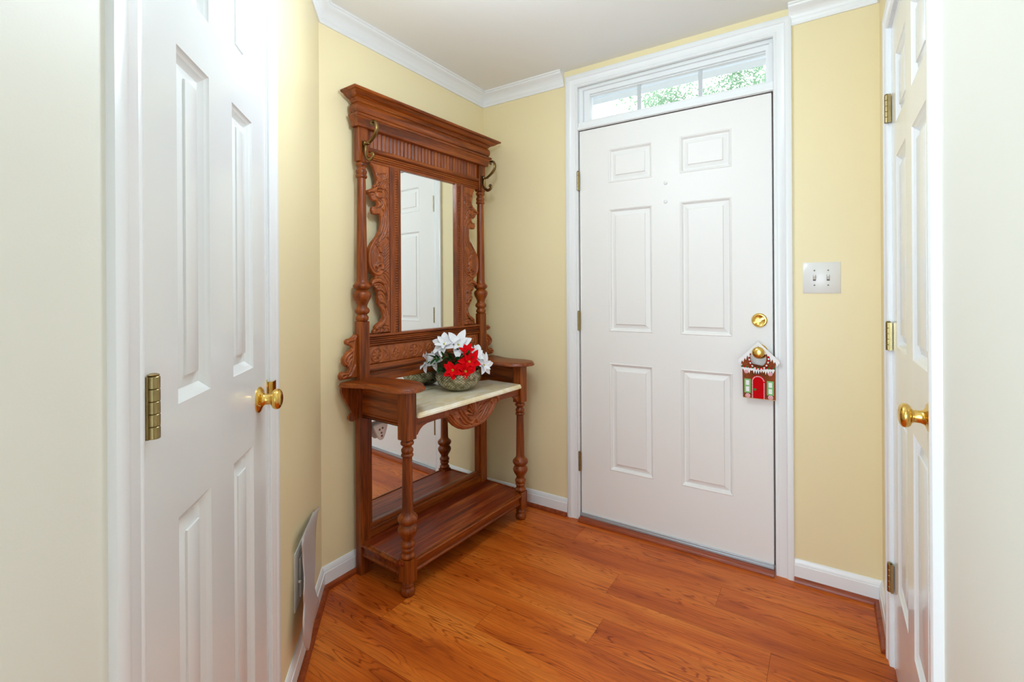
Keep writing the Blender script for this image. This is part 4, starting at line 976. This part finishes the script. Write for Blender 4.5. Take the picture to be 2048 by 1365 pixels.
HOLE = [(.0 + .031 * cos(a), .172 + .037 * sin(a)) for a in [2 * pi * k / 24 for k in range(24)]]
mb = MB(); plate_with_hole(mb, HOUSE, HOLE, .000, .005); mb.build('house_board', BROWN, gh, smooth=3)
MB().box(-.060, .064, .0005, .0052, -.003, 0).build('board_edge', TAN, gh)
# icing on the roof with icicles
def icing(mb, outer, drips, y0=-.0025, y1=-.0002):
    mb.prism(outer + drips, y0, y1, 'xz')
rn = random.Random(4); out = [(-.079, .153), (-.076, .163), (0, .2435), (.080, .165), (.082, .157)]
drp = []; xs = [.080 - .0053 * k for k in range(1, 30)]
for i, x in enumerate(xs):
    top = .2435 - abs(x) * 1.02 - .016 if x > 0 else .2435 - abs(x) * 1.10 - .014
    dl = (rn.uniform(.010, .030) if i % 2 else 0.0)
    if abs(x) < .034: dl = min(dl, .012)
    drp.append((x, top - dl - .001))
mb = MB(); icing(mb, out, drp); mb.build('roof_icing', ICE, gh, smooth=20)
drp = []; xs = [.060 - .0045 * k for k in range(0, 27)]
for i, x in enumerate(xs):
    dl = (rn.choice([.006, .012, .018, .034 if .02 < abs(x) < .04 else .010]) if i % 2 else .002); drp.append((x, .122 - dl))
mb = MB(); icing(mb, [(-.066, .124), (-.066, .130), (.062, .129), (.062, .123)], drp); mb.build('ledge_icing', ICE, gh, smooth=20)
for k in range(13):
    x = -.063 + k * .0102; MB().ball((x, -.004, .1315 - .004 * cos((x) / .062 * 1.4) + .003), .0040, n=10).build('garland_bead', REDP if k % 2 else GREN, gh)
# candy-cane cord around the knob
for k in range(22):
    a0, a1 = [radians(165 + 210 * q / 22) for q in (k, k + 1)]
    pts = [(.003 + .037 * cos(a), -.006 - .004 * max(0, sin(a)), .172 + .046 * sin(a)) for a in (a0, (a0 + a1) / 2, a1)]
    MB().tube(pts, .0030, n=8).build('cord_segment', REDP if k % 2 else ICE, gh)
# arched door
AR = [(-.028, .0)] + [(-.0005 + .0275 * cos(a), .072 + .0275 * sin(a)) for a in [radians(x) for x in range(180, -1, -12)]] + [(.028, .0)]
MB().prism(AR, -.0022, -.0002, 'xz').build('red_door', REDP, gh, smooth=30)
path = [(-.0225, .002 + .005 * k) for k in range(14)] + [(-.0005 + .0222 * cos(a), .072 + .0222 * sin(a)) for a in [radians(x) for x in range(180, -1, -13)]] + [(.0222, .072 - .005 * k) for k in range(1, 15)]
mb = MB()
for i, (x, z) in enumerate(path):
    if i < len(path) - 1: dx_, dz_ = path[i + 1][0] - x, path[i + 1][1] - z
    L_ = sqrt(dx_ ** 2 + dz_ ** 2) or 1; dx_, dz_ = dx_ / L_, dz_ / L_; nx, nz = -dz_, dx_
    q = [(x + nx * .0022 + dx_ * .0022, z + nz * .0022 + dz_ * .0022), (x + nx * .0022 + dx_ * .0004, z + nz * .0022 + dz_ * .0004), (x - nx * .0022 - dx_ * .0012, z - nz * .0022 - dz_ * .0012), (x - nx * .0022 + dx_ * .0006, z - nz * .0022 + dz_ * .0006)]
    mb.prism(q, -.0032, -.002, 'xz')
mb.build('white_stitching', ICE, gh, smooth=20)
MB().lathe([(0, .0050), (.0014, .0055), (.0030, .004)], -.0125, -.0052, n=16, axis='y', cz=.038).build('green_knob', GREN, gh)
for x0, x1, zb in ((-.054, -.029, .021), (.033, .058, .018)):
    wf = MB().box(x0, x1, -.003, -.0002, zb, zb + .060).build('green_window', LGREN, gh)
    for q in (0, 1): MB().box(x0 + .006, x1 - .006, -.0036, -.0028, zb + .006 + q * .027, zb + .006 + q * .027 + .021).build('white_pane', ICE, wf)
for (x, z, r) in ((-.041, .0085, .0095), (.046, .0085, .0095), (-.046, .112, .0085), (.045, .108, .0085)):
    pm = MB().lathe([(0, r * .9), (.001, r), (.0028, r * .8)][::-1] and [(-.0032, r * .75), (-.002, r), (-.0004, r)], x, 0, n=24, axis='y', cz=z).build('peppermint', ICE, gh)
    mb = MB()
    for k in range(8):
        a = 2 * pi * k / 8; b_ = a + .42; mb.prism([(x + .0015 * cos(a), z + .0015 * sin(a)), (x + r * .9 * cos(a - .1), z + r * .9 * sin(a - .1)), (x + r * .92 * cos(b_ - .1), z + r * .92 * sin(b_ - .1)), (x + .0015 * cos(b_), z + .0015 * sin(b_))], -.0040, -.0030, 'xz')
    mb.build('red_swirl', plain('peppermint_red', (222, 60, 84), .5, var=.05), pm)
for (x, z) in ((-.020, .104), (.018, .100), (-.052, .092), (.052, .142), (-.052, .012), (.030, .012)): MB().lathe([(-.0010, .002), (-.0002, .0028)], x, 0, n=10, axis='y', cz=z).build('raisin', plain('raisin_brown', (70, 34, 22), .6, var=.1), gh)

# ------------------------------------------------------------------ switch plate
sw = empty('light_switch_plate', (1.7085, 0, 1.260)); tag(sw, 'white double toggle light switch plate on the yellow wall right of the front door', 'light switch')
mb = MB(); a, b = .0645, .063
mb.v = [(-a, -.0005, -b), (a, -.0005, -b), (a, -.0005, b), (-a, -.0005, b), (-a, -.0025, -b), (a, -.0025, -b), (a, -.0025, b), (-a, -.0025, b), (-a + .006, -.0065, -b + .006), (a - .006, -.0065, -b + .006), (a - .006, -.0065, b - .006), (-a + .006, -.0065, b - .006)]
mb.f = [(0, 1, 5, 4), (1, 2, 6, 5), (2, 3, 7, 6), (3, 0, 4, 7), (4, 5, 9, 8), (5, 6, 10, 9), (6, 7, 11, 10), (7, 4, 8, 11), (8, 9, 10, 11), (3, 2, 1, 0)]; mb.mi = [0] * 10
mb.build('plate', PLASTIC, sw, smooth=50)
for x in (-.024, .023):
    MB().box(x - .005, x + .005, -.0068, -.0062, -.012, .012).build('toggle_slot', GREYHOLE, sw)
    mb = MB(); mb.prism([(-.004, -.010), (-.004, .007), (-.017, .012), (-.018, .006)], x - .004, x + .004, 'yz'); mb.build('toggle', PLASTIC, sw, bevel=.001)
    for z in (-.030, .030): MB().lathe([(-.0078, .0012), (-.0072, .003), (-.0064, .0032)], x, 0, n=14, axis='y', cz=z).build('screw', plain('screw_grey', (128, 126, 120), .4, metal=.6, var=.1), sw)

# ------------------------------------------------------------------ wall register and loose sheet on the diagonal wall
vc = empty('wall_vent', diag(.315) + (.30,), DROT); tag(vc, 'white metal wall vent low on the diagonal wall, mostly behind the loose sheet', 'vent')
mb = MB(); x0, x1, z0, z1 = -.15, .152, -.088, .092
mb.v = [(x0, 0.0005, z0), (x1, 0.0005, z0), (x1, 0.0005, z1), (x0, 0.0005, z1), (x0, .003, z0), (x1, .003, z0), (x1, .003, z1), (x0, .003, z1), (x0 + .012, .008, z0 + .012), (x1 - .012, .008, z0 + .012), (x1 - .012, .008, z1 - .012), (x0 + .012, .008, z1 - .012)]
mb.f = [(0, 1, 5, 4), (1, 2, 6, 5), (2, 3, 7, 6), (3, 0, 4, 7), (4, 5, 9, 8), (5, 6, 10, 9), (6, 7, 11, 10), (7, 4, 8, 11), (8, 9, 10, 11), (3, 2, 1, 0)]; mb.mi = [0] * 10
mb.build('plate', PLASTIC, vc, smooth=30)
MB().box(x0 + .028, x1 - .028, .0078, .0085, z0 + .026, z1 - .026).build('grille_opening', plain('vent_shadow_grey', (150, 150, 154), .5, var=.05), vc)
mb = MB()
for k in range(22): xx = x0 + .034 + k * .011; mb.box(xx, xx + .002, .0082, .0125, z0 + .028, z1 - .028)
mb.build('louvres', plain('vent_white_metal', (222, 222, 224), .4, var=.01), vc)
MB().ball((x1 - .020, .013, -.002), .005, n=10).build('lever', PLASTIC, vc)
shd = empty('loose_sheet', diag(.32) + (.25,), DROT); tag(shd, 'thin greyish wavy sheet curling off the diagonal wall in front of the vent', 'sheet')
rowsL = [(.134, .395, .008), (.155, .376, .010), (.186, .335, .012), (.227, .264, .014), (.258, .205, .018), (.270, .155, .024), (.275, .118, .032), (.339, .100, .034), (.415, .098, .036), (.475, .096, .037)]
rowsR = [(.153, .400, .008), (.282, .422, .012), (.476, .449, .022), (.482, .401, .026), (.489, .342, .030), (.513, .295, .032), (.503, .255, .034), (.541, .223, .036), (.538, .176, .038), (.492, .108, .038)]
RL = [Vector((u - .32, n_ + .004, z - .25)) for u, z, n_ in rowsL]; RR = [Vector((u - .32, n_ + .004, z - .25)) for u, z, n_ in rowsR]
def resample(P_, m_):
    out = []
    for i in range(m_):
        f = i / (m_ - 1) * (len(P_) - 1); k = min(int(f), len(P_) - 2); t_ = f - k
        p0, p1, p2, p3 = P_[max(k - 1, 0)], P_[k], P_[k + 1], P_[min(k + 2, len(P_) - 1)]
        out.append(.5 * ((2 * p1) + (p2 - p0) * t_ + (2 * p0 - 5 * p1 + 4 * p2 - p3) * t_ ** 2 + (3 * p1 - p0 - 3 * p2 + p3) * t_ ** 3))
    return out
RLs, RRs = resample(RL, 28), resample(RR, 28); mb = MB(); cols_ = 10; vs = []
for i in range(28):
    for k in range(cols_ + 1):
        f = k / cols_; p = RLs[i].lerp(RRs[i], f); p.y += .006 * sin(pi * f) + .0018 * sin(i * .8 + f * 3); vs.append(p)
fs = [(i * (cols_ + 1) + k, i * (cols_ + 1) + k + 1, (i + 1) * (cols_ + 1) + k + 1, (i + 1) * (cols_ + 1) + k) for i in range(27) for k in range(cols_)]
mb.add(vs, fs); so = mb.build('sheet_surface', SHEET, shd, smooth=80)
sm = so.modifiers.new('thickness', 'SOLIDIFY'); sm.thickness = .0008

# ------------------------------------------------------------------ ceiling lamps (foyer above the view; the one behind is added)
OPAL = NT('opal_glass'); OPAL.set(Base_Color=(1, .97, .92, 1), Roughness=.3); OPAL.b.inputs['Emission Color'].default_value = (1, .94, .86, 1); OPAL.b.inputs['Emission Strength'].default_value = 3.0
for (x, y, r, lb) in ((0.92, -1.28, .15, 'round opal ceiling lamp in the middle of the foyer'), (1.5, -3.1, .2, 'added round opal ceiling lamp, unseen in the hall behind')):
    lt = empty('ceiling_lamp', (x, y, CH)); tag(lt, lb, 'lamp')
    MB().lathe([(-.02, r * .7), (-.001, r * .7)], 0, 0, n=32).build('canopy', BRASS, lt)
    MB().lathe([(-.075, .001), (-.07, r * .5), (-.05, r * .85), (-.025, r), (-.021, r)], 0, 0, n=40).build('lamp_shade', OPAL.m, lt)
